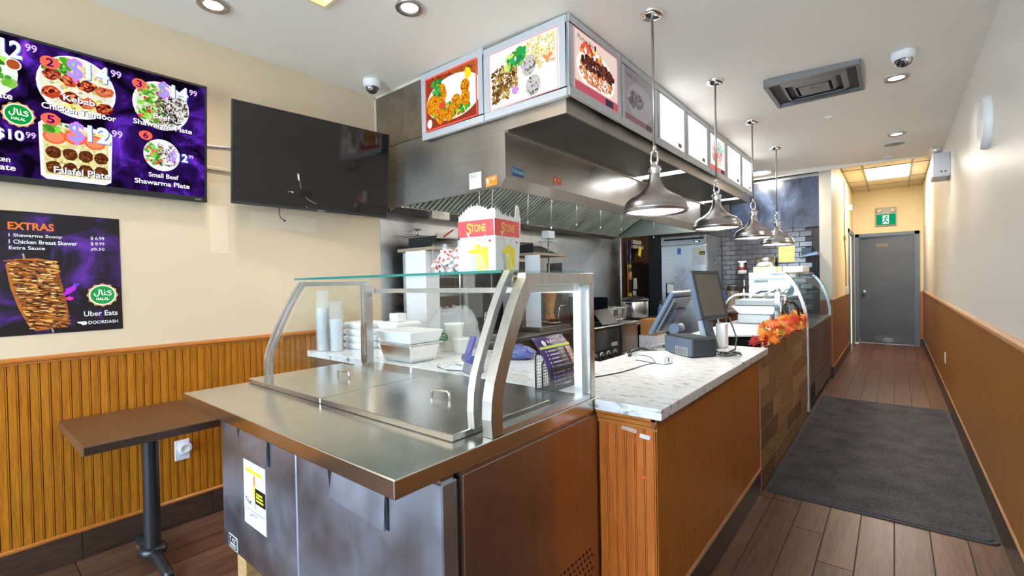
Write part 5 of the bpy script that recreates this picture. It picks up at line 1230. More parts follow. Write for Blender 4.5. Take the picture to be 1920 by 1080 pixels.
MB().lathe([(0, 0), (.06, 0), (.064, .02), (.062, .055)], (-1.783, 7.69, 1.46), 24).build('white_base', m_white, r); MB().lathe([(.061, .17), (.058, .19), (0, .192)], (-1.783, 7.69, 1.46), 24).build('lid', m_white, r)
tag(r, 'chrome and maroon cylinder dispenser fixed to the tiles', 'dispenser')
r = root('back_worktop', (-1.7, 7.4, 0)); MB().box(-2.05, -1.25, 7.15, 7.72, .90, .94).build('top', m_steelT, r, bev=.004)
for x in (-2.0, -1.3):
    for y in (7.2, 7.67): MB().cyl((x, y, 0), (x, y, .90), .02, n=10).build('leg', m_steel, r)
tag(r, 'steel worktop against the tiled back wall', 'worktop')
r = root('blue_soap_bottle', (-2.0, 7.3, .94)); MB().lathe([(0, 0), (.045, 0), (.048, .02), (.048, .2), (.02, .25), (.02, .28)], (-1.97, 7.3, .941), 20).build('bottle', mat('deep_blue_bottle', srgb(52, 110, 180), .25), r); MB().lathe([(.022, .28), (.024, .32), (0, .33)], (-1.97, 7.3, .941), 16).build('cap', m_black, r); tag(r, 'blue plastic bottle with black cap on the back worktop', 'bottle')
r = root('airpot', (-1.84, 7.35, .94)); MB().lathe([(0, 0), (.075, 0), (.078, .02), (.078, .27)], (-1.835, 7.35, .941), 26).build('body', mat('beige_airpot', srgb(170, 150, 130), .3, .3), r); MB().lathe([(.08, .27), (.08, .33), (.05, .36), (0, .362)], (-1.835, 7.35, .941), 26).build('pump_lid', m_black, r); tag(r, 'beige vacuum airpot with black lid on the back worktop', 'airpot')
r = root('roller_stand', (-1.235, 5.38, .8305)); MB().cyl((-1.235, 5.38, .8305), (-1.235, 5.38, 1.38), .014, n=12).build('post', m_chrome, r); MB().cyl((-1.255, 5.38, 1.30), (-1.215, 5.38, 1.30), .02, n=12).build('clamp', m_black, r); tag(r, 'thin chrome post standing at the left end of the display case', 'post')

# ================================================================ SANDWICH STATION BEHIND THE PLANK FRONT
def slab(pts, z0, z1, name, m, label, cat): return tag(MB().prism(pts, 'z', z0, z1).build(name, m, bev=.002), label, cat)
m_board = mat('white_cutting_board', srgb(226, 234, 238), .3, var=.02)
r = root('sandwich_fridge', (-1.0, 4.4, .80))
MB().box(-1.30, -.705, 3.46, 5.40, .802, .83).build('steel_deck', m_steelT, r)
MB().box(-.74, -.705, 3.7, 5.40, .83, .93).build('raised_edge', m_steelB, r)
MB().hexa([(-1.29, 4.1, .83), (-.78, 4.1, .83), (-.78, 5.38, .83), (-1.29, 5.38, .83)], [(-1.29, 4.15, .935), (-.78, 4.15, .885), (-.78, 5.38, .885), (-1.29, 5.38, .935)]).build('well_frame', m_black, r)
tag(r, 'steel sandwich station deck behind the plank front', 'prep station')
slab([(-1.28, 3.50), (-.76, 3.47), (-.76, 3.75), (-1.28, 3.85)], .8305, .845, 'steel_tray_lid', m_steel, 'thin steel lid lying on the sandwich station, nearest the quartz worktop', 'lid')
tag(MB().hexa([(-1.29, 3.75, .936), (-.80, 4.05, .936), (-.80, 5.38, .94), (-1.29, 5.38, .94)], [(-1.29, 3.75, .952), (-.80, 4.05, .952), (-.80, 5.38, .955), (-1.29, 5.38, .955)]).build('cutting_board', m_board, bev=.003), 'long white cutting board over the sandwich station', 'cutting board')
r = root('sandwich_press', (-1.03, 5.1, .955))
MB().box(-1.19, -.90, 4.92, 5.34, .957, 1.05).build('base', mat('pale_base', srgb(206, 212, 216), .4, .2), r, bev=.01)
MB().hexa([(-1.17, 4.90, 1.052), (-.88, 4.90, 1.052), (-.88, 5.36, 1.052), (-1.17, 5.36, 1.052)], [(-1.23, 4.86, 1.13), (-.83, 4.86, 1.13), (-.83, 5.39, 1.13), (-1.23, 5.39, 1.13)]).build('foil_tray', mat('crinkled_foil', srgb(236, 238, 240), .25, .5, bump=1.0, scale=(40, 40, 40)), r)
MB().box(-1.20, -.84, 4.86, 5.39, 1.134, 1.19).build('upper_plate', mat('grey_plate', srgb(150, 154, 152), .35, .6), r, bev=.006)
MB().tube([(-1.31, 4.90, 1.125), (-1.26, 4.90, 1.20), (-1.20, 4.91, 1.235), (-1.13, 4.92, 1.24), (-.99, 4.96, 1.225), (-.91, 4.98, 1.205)], .012).build('lift_handle', m_alu, r)
MB().tube([(-.98, 4.95, 1.20), (-.93, 4.97, 1.26), (-.85, 4.97, 1.275)], .006).build('tension_rod', m_steel, r)
MB().box(-.845, -.80, 4.78, 4.85, .957, 1.27).build('hinge_post', m_chrome, r, bev=.004)
MB().lathe([(.026, 0), (.03, .01), (.03, .06), (.02, .075), (0, .08)], (-.822, 4.82, 1.22), 16).box(-.85, -.75, 4.8, 4.84, 1.11, 1.135).build('hinge_block', m_chrome, r)
MB().cyl((-.765, 4.82, .957), (-.765, 4.82, 1.14), .027, n=18).build('black_cylinder', m_black, r); MB().cyl((-.765, 4.82, 1.14), (-.765, 4.82, 1.24), .014, n=12).build('piston', m_chrome, r)
MB().tube([(-.75, 4.84, 1.18), (-.71, 4.88, 1.17), (-.68, 4.92, 1.12), (-.672, 4.94, 1.02), (-.69, 4.96, .97)], .010).build('hose', m_black, r)
tag(r, 'sandwich press with foil tray and chrome hinge on the cutting board', 'sandwich press')

# ---- autumn leaf garland along the plank front
r = root('leaf_garland', (-.70, 4.4, .93)); gl = random.Random(33)
def maple(s):
    tips = [(0, 1.0), (.16, .62), (.40, .72), (.36, .48), (.78, .48), (.62, .26), (.86, .06), (.46, -.02), (.52, -.30), (.16, -.18), (.03, -.22)]
    return [(x*s, y*s) for x, y in tips]+[(-x*s, y*s) for x, y in tips[::-1] if x > 0]
cols = [srgb(240, 120, 30), srgb(226, 70, 34), srgb(244, 160, 50), srgb(196, 176, 60), srgb(206, 40, 44), srgb(236, 96, 36), srgb(214, 120, 30)]
lm = [mat('leaf_%d' % i, c, .5, var=.25, scale=(30, 30, 30)) for i, c in enumerate(cols)]
stem = [(-.74+.02*math.sin(i*1.3), 3.50+i*.125, .955+.012*math.sin(i*2.1)) for i in range(16)]
MB().tube(stem, .005, 6).build('vine', mat('vine_brown', srgb(110, 76, 40), .7), r)
LM = {}
for k in range(120):
    u = k/119; y = 3.50+1.86*(u**.8)+gl.uniform(-.05, .05); 
    dens = 1.0 if y > 3.8 else .6
    s = gl.uniform(.05, .075)*(1.0 if y > 3.75 else 1.15); x = -.715+gl.uniform(-.055, .07); z = .955+gl.uniform(-.03, .085)*dens
    ci = gl.choice([0, 0, 1, 2, 5, 5, 6, 3]) if y > 3.8 else gl.choice([3, 2, 6, 0, 4])
    if (ci, k % 3) not in LM:
        P2 = maple(1.0); me = bpy.data.meshes.new('leaf'); n = len(P2)
        vs = [(0, .1, .10)]+[(a, b, -.12*(abs(a)+max(0, b-.3))-.10*(k % 3)*abs(a)) for a, b in P2]
        me.from_pydata(vs, [], [(0, i+1, (i+1) % n+1) for i in range(n)]); me.materials.append(lm[ci])
        for p_ in me.polygons: p_.use_smooth = True
        LM[(ci, k % 3)] = me
    o = bpy.data.objects.new('leaf', LM[(ci, k % 3)]); COL.objects.link(o); o.parent = r; o.location = Vector((x, y, z))-ORG[r]; o.scale = (s, s, s)
    o.rotation_euler = (gl.uniform(.5, 1.7), gl.uniform(-.5, .5), gl.uniform(.2, 2.2))
tag(r, 'orange and yellow autumn maple leaf garland along the plank counter top', 'garland')

# ================================================================ TILL AREA ON THE QUARTZ WORKTOP
ZC = .9355
m_pos = mat('blue_grey_plastic', srgb(92, 106, 128), .4); m_posd = mat('charcoal_plastic', srgb(52, 56, 62), .45)
ru = Vector((.807, -.59, 0)); rv = Vector((.59, .807, 0))
rb = Matrix((ru, rv, Vector((0, 0, 1)))).transposed()
r = root('receipt_printer', (-.98, 2.93, ZC)); c0 = Vector((-.915, 2.762, ZC))-ru*.14+rv*.085
MB().obox(c0+Vector((0, 0, .057)), (.28, .17, .108), rb).build('case', m_posd, r, bev=.006)
MB().obox(c0-rv*.086+Vector((0, 0, .057)), (.272, .004, .10), rb).build('front_cover', m_pos, r)
MB().obox(c0+Vector((0, 0, .1125)), (.25, .14, .004), rb).build('top_lid', m_posd, r)
pr = Print(c0-rv*.0885-ru*.02+Vector((0, 0, .004)), ru, (0, 0, 1))
pr.rect(.0, .0, .12, .05, (170, 174, 180))
for k in range(22): pr.rect(.004+k*.005, .004, .0015+.002*((k*7) % 3)/2, .042, (50, 52, 58))
pr.build('barcode_label', m_print, r)
tag(r, 'dark receipt printer box with barcode label on the quartz worktop', 'printer')
# operator monitor leaning back (seen from behind)
r = root('till_monitor', (-1.15, 3.12, ZC)); O = Vector((-1.262, 2.96, 1.035)); Ud = Vector((.02, 1, 0)).normalized(); Vd = Vector((.158, 0, .283)).normalized()
mb = MB(); panel(mb, O, Ud, Vd, 0, .36, 0, .325, -.012, .018); mb.build('screen_housing', m_pos, r, bev=.006)
mb = MB(); panel(mb, O, Ud, Vd, .012, .348, .012, .313, -.0135, -.012); mb.build('display_glass', m_black, r)
mb = MB(); panel(mb, O, Ud, Vd, .03, .33, .03, .29, .018, .034); bk = mb.build('rear_cover', mat('grey_rear', srgb(120, 128, 138), .45), r, bev=.004)
for k in range(12):
    mb = MB(); panel(mb, O, Ud, Vd, .04, .10, .05+k*.018, .058+k*.018, .0342, .0352); mb.build('vent_slot', m_dark, bk)
mb = MB(); panel(mb, O, Ud, Vd, .12, .28, .11, .21, .034, .05); mb.build('mount_plate', m_pos, r)
MB().cyl((-1.13, 3.05, 1.07), (-1.13, 3.17, 1.07), .035, n=20).build('tilt_hinge', m_pos, r)
MB().box(-1.16, -1.10, 3.07, 3.15, .98, 1.06).box(-1.22, -1.02, 3.09, 3.24, ZC, .955).build('foot', m_posd, r)
tag(r, 'grey till monitor leaning back, seen from behind', 'monitor')
# customer display
r = root('customer_display', (-.95, 3.25, ZC)); O = Vector((-.955, 3.08, 1.135)); TLp = Vector((-1.031, 3.08, 1.452)); TRp = Vector((-.952, 3.38, 1.448))
Ud = (TRp-TLp).normalized(); Vd = TLp-O; Vd = (Vd-Ud*Vd.dot(Ud)).normalized(); Wm, Hm = .31, .325
mb = MB(); panel(mb, O, Ud, Vd, 0, Wm, 0, Hm, -.04, 0); mb.build('housing', m_posd, r, bev=.005)
mb = MB(); panel(mb, O, Ud, Vd, -.001, .0, .003, Hm-.003, -.036, -.004); mb.build('side_trim', m_pos, r)
fr = MB()
for a in ((0, Wm, 0, .022), (0, Wm, Hm-.02, Hm), (0, .018, .022, Hm-.02), (Wm-.018, Wm, .022, Hm-.02)): panel(fr, O, Ud, Vd, *a, 0, .005)
fr.build('bezel', m_posd, r)
mb = MB(); panel(mb, O, Ud, Vd, .018, Wm-.018, .022, Hm-.02, 0, .001); mb.build('screen', mat('brown_reflecting_screen', srgb(88, 82, 74), .2, spec=.6), r)
MB().hexa([(-.985, 3.17, ZC), (-.94, 3.17, ZC), (-.94, 3.25, ZC), (-.985, 3.25, ZC)], [(-1.045, 3.18, 1.30), (-1.02, 3.18, 1.30), (-1.02, 3.24, 1.30), (-1.045, 3.24, 1.30)]).build('stand_arm', mat('pale_blue_arm', srgb(176, 190, 210), .35), r, bev=.004)
MB().hexa([(-.935, 3.17, ZC), (-.90, 3.17, ZC), (-.90, 3.25, ZC), (-.935, 3.25, ZC)], [(-1.015, 3.18, 1.30), (-1.0, 3.18, 1.30), (-1.0, 3.24, 1.30), (-1.015, 3.24, 1.30)]).build('stand_arm_rear', m_posd, r)
tag(r, 'customer display on an angled stand with its screen toward the aisle', 'monitor')
boxthing('white_adapter', (-.93, -.87, 3.28, 3.36, ZC, 1.10), m_white, 'white upright adapter box under the customer display', 'adapter', .006)
# card terminal
r = root('card_terminal', (-1.06, 2.53, ZC)); tr = RZ(math.radians(-16))
def L3(x, y, z): return Vector((-1.055, 2.535, ZC))+tr @ Vector((x, y, z))
prof = [(-.10, .004), (.10, .0), (.102, .05), (.06, .064), (-.06, .05), (-.10, .032)]
mb = MB(); n = len(prof); vs = [L3(a, -.042, b) for a, b in prof]+[L3(a, .042, b) for a, b in prof]
mb.add(vs, [tuple(range(n)), tuple(range(2*n-1, n-1, -1))]+[(i, (i+1) % n, n+(i+1) % n, n+i) for i in range(n)]); mb.build('shell', m_white, r, bev=.006, segs=2)
mb = MB(); mb.tube([L3(-.092, -.0428, .02), L3(-.085, -.0428, .034), (L3(-.02, -.0428, .036)), L3(.02, -.0428, .03), L3(.045, -.0428, .008)], .0018, 6); mb.build('seam', m_posd, r)
mb = MB(); mb.obox(L3(.1015, 0, .025), (.002, .006, .022), tr); mb.build('card_slot', m_black, r)
tag(r, 'white card payment terminal lying on the quartz worktop', 'card terminal')
def cable(name, pts, rad, m, label): return tag(MB().tube(pts, rad, 8).build(name, m), label, 'cable')
m_cab = mat('black_cable', (.03, .035, .04), .45)
r = root('till_cables', (-.85, 2.95, ZC)); gc = random.Random(8)
for k in range(5):
    cx, cy = -.755+gc.uniform(-.01, .02), 2.95+gc.uniform(-.06, .06); R1, R2 = gc.uniform(.04, .07), gc.uniform(.04, .07); a0 = gc.uniform(0, 6)
    MB().tube([(cx+R1*math.cos(a0+i*.35), cy+R2*math.sin(a0+i*.35), ZC+.006+.004*k+.006*math.sin(i)) for i in range(14)], .0045, 6).build('coil', m_cab, r)
MB().tube([(-.915, 3.15, 1.12), (-.905, 3.12, 1.06), (-.90, 3.05, 1.0), (-.85, 3.01, .95), (-.79, 2.98, ZC+.005)], .005).build('hanging_cord', m_cab, r)
MB().tube([(-.85, 3.30, 1.14), (-.82, 3.27, 1.08), (-.77, 3.16, 1.02), (-.76, 3.08, .96), (-.80, 2.98, ZC+.005)], .005).build('hanging_cord', m_cab, r)
tag(r, 'tangle of black cables on the worktop below the customer display', 'cables')
cable('power_lead', [(-1.12, 1.95, ZC+.003), (-1.09, 2.03, ZC+.003), (-1.06, 2.15, ZC+.003), (-1.05, 2.28, ZC+.004), (-1.04, 2.40, ZC+.005), (-1.02, 2.47, ZC+.006)], .003, m_cab, 'thin grey lead running from the card terminal across the worktop')
cable('headset_band', [(-1.24, 2.62, ZC+.008), (-1.27, 2.70, ZC+.02), (-1.24, 2.78, ZC+.03), (-1.18, 2.82, ZC+.022), (-1.13, 2.80, ZC+.008)], .011, m_blackM, 'black cable loop on the worktop behind the card terminal')
# menu flyer rack
r = root('flyer_rack', (-1.14, 1.72, ZC))
for i, (x, h) in enumerate(((-1.19, .165), (-1.155, .135), (-1.115, .10))):
    MB().tube([(x, 1.60, ZC+.004), (x, 1.60, ZC+h-.02), (x, 1.62, ZC+h), (x, 1.82, ZC+h), (x, 1.84, ZC+h-.02), (x, 1.84, ZC+.004)], .004, 6).build('wire_hoop', m_black, r)
    g = MB()
    for k in range(1, 16): g.tube([(x, 1.60+.015*k, ZC+.004), (x, 1.60+.015*k, ZC+h-.002)], .0009, 4)
    for k in range(1, int(h/.013)): g.tube([(x, 1.60, ZC+.013*k), (x, 1.84, ZC+.013*k)], .0009, 4)
    g.build('wire_mesh', m_black, r)
MB().box(-1.195, -1.11, 1.598, 1.842, ZC, ZC+.004).build('base_plate', m_black, r)
tag(r, 'black wire mesh rack holding purple flyers on the worktop', 'flyer rack')
def flyer(k, label):
    dx = -.006*k; r = root('menu_flyer', (-1.135+dx, 1.72, ZC+.004))
    PFL = [(-1.112, 0.006), (-1.114, .06), (-1.122, .105), (-1.142, .15), (-1.172, .195), (-1.195, .222)]
    rows = [[(x+dx, 1.607-.018*(z/.2), ZC+z), (x+dx, 1.842-.028*(z/.2), ZC+z)] for x, z in PFL]
    o = MB().surf(rows).build('sheet', mat('purple_paper', srgb(70, 50, 112), .4), r); sd = o.modifiers.new('t', 'SOLIDIFY'); sd.thickness = .002
    if k == 0:
        # print laid on the bent sheet, strip by strip
        pv = MB()
        class Bent(Print):
            def __init__(s): super().__init__((0, 0, 0), (0, 1, 0), (0, 0, 1))
            def pts(s, ps, faces, col):
                n = len(s.v); s.h += 1e-5
                for u, v in ps:
                    d = v
                    for (xa, za), (xb, zb) in zip(PFL, PFL[1:]):
                        L_ = math.hypot(xb-xa, zb-za)
                        if d <= L_ or (xb, zb) == PFL[-1]:
                            t_ = d/L_; px, pz = xa+(xb-xa)*t_, za+(zb-za)*t_; nx, nz = (zb-za)/L_, -(xb-xa)/L_; break
                        d -= L_
                    yy = 1.607-.018*(pz/.2)+u*(1-.03*pz/.2)
                    s.v.append(Vector((px+nx*(s.h+.0015), yy, ZC+pz+nz*(s.h+.0015))))
                for f in faces: s.f.append(tuple(i+n for i in f)); s.c.append(col)
        b = Bent(); 
        b.rect(.0, .0, .235, .085, (40, 32, 66)); b.rect(.0, .178, .235, .012, (222, 226, 70))
        b.disc(.05, .205, .014, .014, (226, 226, 216)); b.marks(.10, .2, .222, .234, (240, 210, 130)); b.marks(.08, .215, .200, .218, (240, 190, 200))
        for q in range(5):
            yv = .162-q*.017; b.disc(.03+.0*q, yv+.003, .005, .005, (240, 200, 140), 10); b.rect(.045, yv, .06+.012*(q % 2), .005, (226, 222, 236)); b.rect(.115, yv+.001, .05, .003, (200, 190, 90)); b.blob(.20, yv+.002, .018, .009, (236, 180, 150), .2)
        for q in range(4): b.disc(.03, .07-q*.017, .004, .004, (190, 180, 210), 8); b.rect(.045, .068-q*.017, .07, .003, (170, 160, 190)); b.rect(.13, .068-q*.017, .03, .003, (150, 142, 110))
        b.disc(.19, .07, .014, .011, (150, 130, 130)); b.disc(.185, .04, .012, .01, (190, 180, 170)); b.rect(.10, .012, .05, .008, (190, 186, 200))
        b.build('flyer_print', m_print, r)
    tag(r, label, 'flyer', 'purple menu flyers in the rack')
flyer(0, 'front purple menu flyer with yellow band in the wire rack')
flyer(1, 'purple menu flyer tucked behind the front one in the rack')
# blue scraper / sealer standing on the worktop
r = root('blue_tape_dispenser', (-1.70, 1.735, ZC))
MB().hexa([(-1.755, 1.710, ZC), (-1.655, 1.670, ZC), (-1.635, 1.760, ZC), (-1.735, 1.800, ZC)], [(-1.745, 1.720, ZC+.06), (-1.660, 1.685, ZC+.06), (-1.640, 1.760, ZC+.06), (-1.725, 1.795, ZC+.06)]).build('grey_base', mat('soft_grey', srgb(130, 134, 142), .4), r, bev=.006)
MB().cyl((-1.752, 1.735, ZC+.072), (-1.652, 1.695, ZC+.072), .022, n=16).build('roll', mat('indigo_plastic', srgb(74, 82, 150), .3), r)
MB().obox((-1.735, 1.760, ZC+.13), (.06, .012, .11), RZ(-.38) @ RX(-.35)).build('upright_blade', mat('violet_plastic', srgb(92, 92, 164), .3), r)
tag(r, 'blue and grey tape dispenser standing behind the glass guard', 'dispenser')

# ================================================================ TAKEAWAY THINGS ON THE RETURN
m_foam = mat('white_foam', srgb(238, 240, 242), .6)
def clam(x, y, z, label):
    r = root('foam_container', (x, y, z))
    MB().hexa([(x-.10, y-.10, z), (x+.10, y-.10, z), (x+.10, y+.10, z), (x-.10, y+.10, z)], [(x-.115, y-.115, z+.028), (x+.115, y-.115, z+.028), (x+.115, y+.115, z+.028), (x-.115, y+.115, z+.028)]).build('tray', m_foam, r, bev=.005)
    MB().hexa([(x-.115, y-.115, z+.0285), (x+.115, y-.115, z+.0285), (x+.115, y+.115, z+.0285), (x-.115, y+.115, z+.0285)], [(x-.10, y-.10, z+.048), (x+.10, y-.10, z+.048), (x+.10, y+.10, z+.048), (x-.10, y+.10, z+.048)]).build('lid', m_foam, r, bev=.005)
    tag(r, label, 'food container', 'stacked white foam containers')
NM = ['bottom', 'second', 'third', 'top']
for i in range(4): clam(-3.05, 1.98, ZC+i*.049, '%s white foam container of the stack against the left wall' % NM[i])
for i in range(4): clam(-2.79, 2.10, ZC+i*.049, '%s white foam container of the stack beside the plastic bag' % NM[i])
boxthing('small_foam_cup_box', (-2.84, -2.74, 2.05, 2.13, ZC+.197, ZC+.255), m_foam, 'small white box on top of the foam stack beside the plastic bag', 'box')
r = root('food_pan', (-2.27, 1.80, ZC))
mo = lambda e, z: [(-2.47+e, 1.70+e, z), (-2.16-e, 1.70+e, z), (-2.16-e, 1.93-e, z), (-2.47+e, 1.93-e, z)]
MB().hexa(mo(.02, ZC), mo(0, ZC+.105)).build('steel_pan', m_alu, r, bev=.01, segs=2)
mo2 = lambda e, z: [(-2.48+e, 1.69+e, z), (-2.15-e, 1.69+e, z), (-2.15-e, 1.94-e, z), (-2.48+e, 1.94-e, z)]
MB().hexa(mo2(.0, ZC+.1055), mo2(-.004, ZC+.112)).build('pan_rim', m_alu, r)
MB().hexa(mo2(.015, ZC+.1125), mo2(-.006, ZC+.185)).build('white_liner', m_white, r, bev=.008, segs=2)
tag(r, 'steel food pan with a white plastic tub nested in it behind the guard', 'food pan')
# thin plastic bag with white tubs
r = root('carrier_bag', (-2.30, 2.18, ZC)); g_ = random.Random(14)
mb = MB(); n = 26; rows = []
for i in range(10):
    t_ = i/9; z = ZC+.002+.30*t_; k = 1-.15*t_-.45*max(0, t_-.7)/.3*.8
    rows.append([(-2.30+.19*k*math.copysign(abs(math.cos(2*PI*j/n))**.6, math.cos(2*PI*j/n))+g_.uniform(-.008, .008), 2.18+.12*k*math.copysign(abs(math.sin(2*PI*j/n))**.6, math.sin(2*PI*j/n))+g_.uniform(-.008, .008), z+(g_.uniform(-.01, .02) if i > 6 else 0)) for j in range(n)])
for i in range(9):
    pass
vs = [p for row in rows for p in row]; mb.add(vs, [(i*n+k, i*n+(k+1) % n, (i+1)*n+(k+1) % n, (i+1)*n+k) for i in range(9) for k in range(n)], True)
t = NT('thin_bag_film'); tr_ = t.n('BsdfTransparent'); tr_.inputs[0].default_value = (.93, .95, .96, 1); df = t.n('BsdfPrincipled'); df.inputs['Base Color'].default_value = (.85, .87, .88, 1); df.inputs['Roughness'].default_value = .25
mx = t.n('MixShader'); mx.inputs[0].default_value = .24; t.l(tr_.outputs[0], mx.inputs[1]); t.l(df.outputs[0], mx.inputs[2]); t.l(mx.outputs[0], t.out.inputs[0]); m_film = t.m
mb.build('film', m_film, r, recalc=False)
pr = Print((-2.36, 2.055, ZC+.06), (1, 0, 0), (0, 0, 1)); pr.blob(.08, .055, .052, .03, (30, 130, 80), .08, 20); pr.marks(.05, .11, .06, .074, (230, 240, 232)); pr.marks(.045, .115, .042, .054, (230, 240, 232))
for k in range(3): pr.rect(.05, .015-k*.014, .06, .004, (150, 160, 160))
pr.build('green_logo', m_print, r)
tag(r, 'thin white plastic carrier bag with green logo on the return worktop', 'bag')
def tub(x, y, z, label):
    tag(MB().lathe([(0, 0), (.055, 0), (.065, .085), (.068, .086), (.068, .095), (0, .096)], (x, y, z), 22).build('plastic_tub', mat('cream_tub', srgb(240, 238, 222), .5)), label, 'tub', 'tubs inside the carrier bag')
tub(-2.38, 2.20, ZC+.003, 'cream plastic tub at the left inside the carrier bag'); tub(-2.23, 2.19, ZC+.003, 'cream plastic tub at the right inside the carrier bag')
tub(-2.31, 2.19, ZC+.10, 'cream plastic tub on top inside the carrier bag')
bl = MB(); g_ = random.Random(2); bl.ball((-1.82, 2.22, ZC+.03), .05, 18, (3.2, 1.8, .9), -.6, 1); bl.v = [(x+g_.uniform(-.02, .02), y+g_.uniform(-.015, .015), max(ZC+.001, z+g_.uniform(-.014, .014))) for x, y, z in bl.v]
tag(bl.build('blue_plastic_wrap', mat('blue_film', srgb(96, 108, 170), .25)), 'crumpled blue plastic wrap beside the carrier bag', 'plastic wrap')
wl = MB(); g_ = random.Random(6); wl.ball((-1.87, 1.80, ZC+.002), .06, 20, (2.4, 1.6, .18), 0, 1); wl.v = [(x+g_.uniform(-.01, .01), y+g_.uniform(-.01, .01), max(ZC+.001, z+g_.uniform(-.004, .006))) for x, y, z in wl.v]
tag(wl.build('flat_plastic_bag', mat('pale_film', srgb(230, 234, 238), .2)), 'flattened white plastic bag on the return worktop', 'bag')
def sleeve(x, y, h, label):
    r = root('cup_sleeve', (x, y, ZC))
    MB().lathe([(0, .003), (.038, .003), (.042, h-.03), (.044, h-.025)], (x, y, ZC), 20).build('cups', m_foam, r)
    MB().lathe([(.048, .001), (.05, h), (.044, h+.04), (.036, h+.07), (.05, h+.10)], (x, y, ZC), 20).build('film', m_film, r, recalc=False); tag(r, label, 'cups', 'plastic sleeves of white cups')
sleeve(-3.17, 1.72, .33, 'tall plastic sleeve of white cups nearest the left wall'); sleeve(-3.06, 1.76, .25, 'shorter plastic sleeve of white cups beside the tall one')
r = root('wicker_basket', (-3.22, 1.86, ZC)); wk = mat('brown_wicker', srgb(120, 70, 44), .7)
for k in range(7): MB().tube([(-3.215+.055*math.cos(a*PI/8), 1.90+.055*math.sin(a*PI/8), ZC+.01+k*.018+.003*(-1)**a) for a in range(16)], .007, 6, True).build('weave_ring', wk, r)
MB().lathe([(0, .001), (.05, .001), (.05, .01), (0, .011)], (-3.215, 1.90, ZC), 16).build('base', wk, r)
tag(r, 'small brown wicker basket at the left end of the return worktop', 'basket')

# ================================================================ ON THE GLASS SHELF
ZS = 1.4405
r = root('fries_carton', (-1.28, 1.44, ZS)); A0 = math.radians(6); u = Vector((math.cos(A0), math.sin(A0), 0)); v = Vector((-math.sin(A0), math.cos(A0), 0))
Mc = Vector((-1.188, 1.352, ZS+.0008)); s = .165; H = .205; fl = .008
cen = Mc-u*s/2+v*s/2
def sq(e, z): return [cen-u*(s/2+e)-v*(s/2+e)+Vector((0, 0, z)), cen+u*(s/2+e)-v*(s/2+e)+Vector((0, 0, z)), cen+u*(s/2+e)+v*(s/2+e)+Vector((0, 0, z)), cen-u*(s/2+e)+v*(s/2+e)+Vector((0, 0, z))]
b, tp = sq(0, 0), sq(fl, H)
mb = MB(); mb.add(b+tp, [(3, 2, 1, 0), (0, 1, 5, 4), (1, 2, 6, 5), (2, 3, 7, 6), (3, 0, 4, 7)]); mb.build('carton_walls', m_white, r)
def fries_face(P0, P1, P3):
    Ux = (P1-P0).normalized(); Vx = (P3-P0); w = (P1-P0).length; h = Vx.length
    pr = Print(P0, Ux, Vx); 
    pr.rect(-.006, h*.70, w+.012, h*.30, (240, 66, 70)); pr.rect(-.004, h*.685, w+.008, h*.02, (240, 66, 70))
    pr.text('S', w*.22, w*.36, h*.74, h*.955, (252, 196, 30), .012, .1); pr.text('TONE', w*.36, w*.80, h*.775, h*.92, (252, 196, 30), .012, .05)
    Y1 = (252, 226, 10); pr.poly([(w*.34, 0), (w*.78, 0), (w*.82, h*.36), (w*.28, h*.36)], (196, 202, 210))
    pr.poly([(w*.44, 0), (w*.78, 0), (w*.82, h*.36), (w*.40, h*.36)], (250, 246, 150))
    for k in range(4): pr.stroke([(w*(.46+.05*k), 0), (w*(.42+.05*k), h*.30)], .003, (244, 216, 60))
    pr.blob(w*.42, h*.40, w*.18, h*.045, Y1, .12, 16); pr.blob(w*.58, h*.43, w*.26, h*.07, Y1, .12, 20); pr.blob(w*.52, h*.49, w*.12, h*.05, Y1, .15, 14)
    pr.poly([(w*.58, h*.40), (w*.82, h*.40), (w*.80, h*.08), (w*.72, h*.10), (w*.66, h*.24)], Y1)
    pr.stroke([(w*.24, h*.76), (w*.46, h*.44)], .007, (236, 206, 210)); pr.stroke([(w*.62, h*.44), (w*.62, h*.60), (w*.78, h*.70)], .006, (226, 206, 212))
    pr.poly([(w*.90+a, h*.58+b_) for a, b_ in maple(.010)], (226, 60, 70)); pr.build('carton_print', m_print, r)
fries_face(b[0], b[1], tp[0]); fries_face(b[1], b[2], tp[1])
def diecut(P0, P1, prof):
    Ux = (P1-P0); nn = Vector((Ux.y, -Ux.x, 0)).normalized(); q = random.Random(3); top = []
    for x, h in prof:
        for k in range(3): top.append((x+k*.012-.012, h+(-.004, .003, -.003)[k]+q.uniform(-.002, .002)))
    pts = [(0.0, -.004)]+[(min(1, max(0, x)), h) for x, h in top]+[(1.0, -.004)]
    m = MB(); n = len(pts); f = lambda x, h, o: P0+Ux*x+Vector((0, 0, h*1.25))+nn*o
    m.add([f(x, h, .0004) for x, h in pts]+[f(x, h, -.0016) for x, h in pts], [tuple(range(n)), tuple(range(2*n-1, n-1, -1))]+[(i, (i+1) % n, n+(i+1) % n, n+i) for i in range(n)])
    m.build('fries_cutout', mat('pale_fries', srgb(246, 242, 236), .6), r)
PA = [(0, .018), (.06, .022), (.12, .03), (.2, .036), (.28, .044), (.36, .048), (.44, .046), (.52, .05), (.6, .045), (.68, .04), (.76, .036), (.84, .03), (.92, .036), (1, .034)]
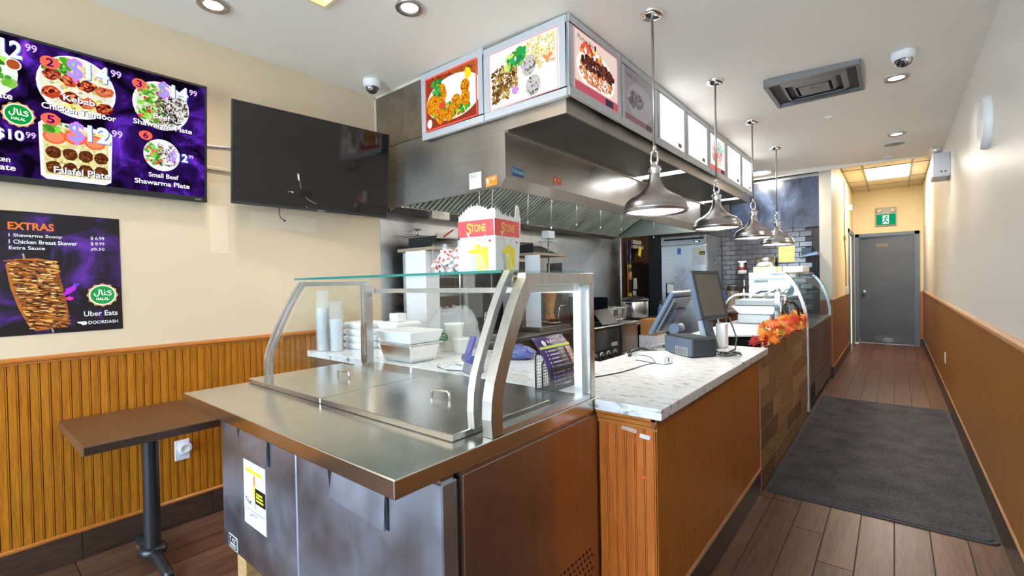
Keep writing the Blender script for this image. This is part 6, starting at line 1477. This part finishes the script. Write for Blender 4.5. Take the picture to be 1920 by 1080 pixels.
PB = [(0, .026), (.08, .03), (.16, .027), (.24, .02), (.32, .016), (.4, .02), (.48, .012), (.56, .02), (.64, .014), (.74, .012), (.82, .05), (.88, .054), (.93, .05), (1, .012)]
diecut(tp[0], tp[1], PA); diecut(tp[1], tp[2], PB); PC = [(k/12, .010+.006*(k % 2)) for k in range(13)]; diecut(tp[2], tp[3], PC); diecut(tp[3], tp[0], PC)
tag(r, 'red and white printed fries carton on the glass shelf', 'carton')
# bag of sachets
r = root('sachet_bag', (-1.52, 1.50, ZS)); gs = random.Random(19)
mb = MB(); n = 18; rows = []
for i in range(6):
    z = ZS+.001+.15*i/5; k = 1-.12*(i/5)
    rows += [(-1.585+.125*k*math.copysign(abs(math.cos(2*PI*j/n))**.5, math.cos(2*PI*j/n))+gs.uniform(-.004, .004), 1.50+.05*k*math.copysign(abs(math.sin(2*PI*j/n))**.5, math.sin(2*PI*j/n)), z+gs.uniform(-.003, .003)*(i > 0)) for j in range(n)]
mb.add(rows, [(i*n+k, i*n+(k+1) % n, (i+1)*n+(k+1) % n, (i+1)*n+k) for i in range(5) for k in range(n)], True); mb.build('clear_film', glass('bag_film', (.95, .95, .96), .08, .15), r, recalc=False)
tag(r, 'clear plastic bag of sauce sachets left of the fries carton', 'bag')
sm = [mat('sachet_white', srgb(240, 236, 234), .35), mat('sachet_red', srgb(222, 70, 56), .35)]; sb = None
for k in range(44):
    x = -1.585+gs.uniform(-.10, .10); y = 1.50+gs.uniform(-.028, .028); z = ZS+.018+gs.uniform(0, .085)
    w0 = MB(); rot = RX(gs.uniform(-.8, .8)+PI/2) @ RZ(gs.uniform(-1, 1)); 
    o = root('sauce_sachet', (x, y, z-.012))
    MB().obox((x, y, z), (.028, .045, .005), rot).build('pouch', sm[0], o); MB().obox(Vector((x, y, z))+rot @ Vector((0, .008, .0028)), (.018, .014, .0006), rot).build('red_mark', sm[1], o); MB().obox(Vector((x, y, z))+rot @ Vector((0, .008, -.0028)), (.018, .014, .0006), rot).build('red_mark', sm[1], o)
    tag(o, 'small white sauce sachet with red mark inside the clear bag on the shelf', 'sachet', 'sauce sachets in the clear bag')
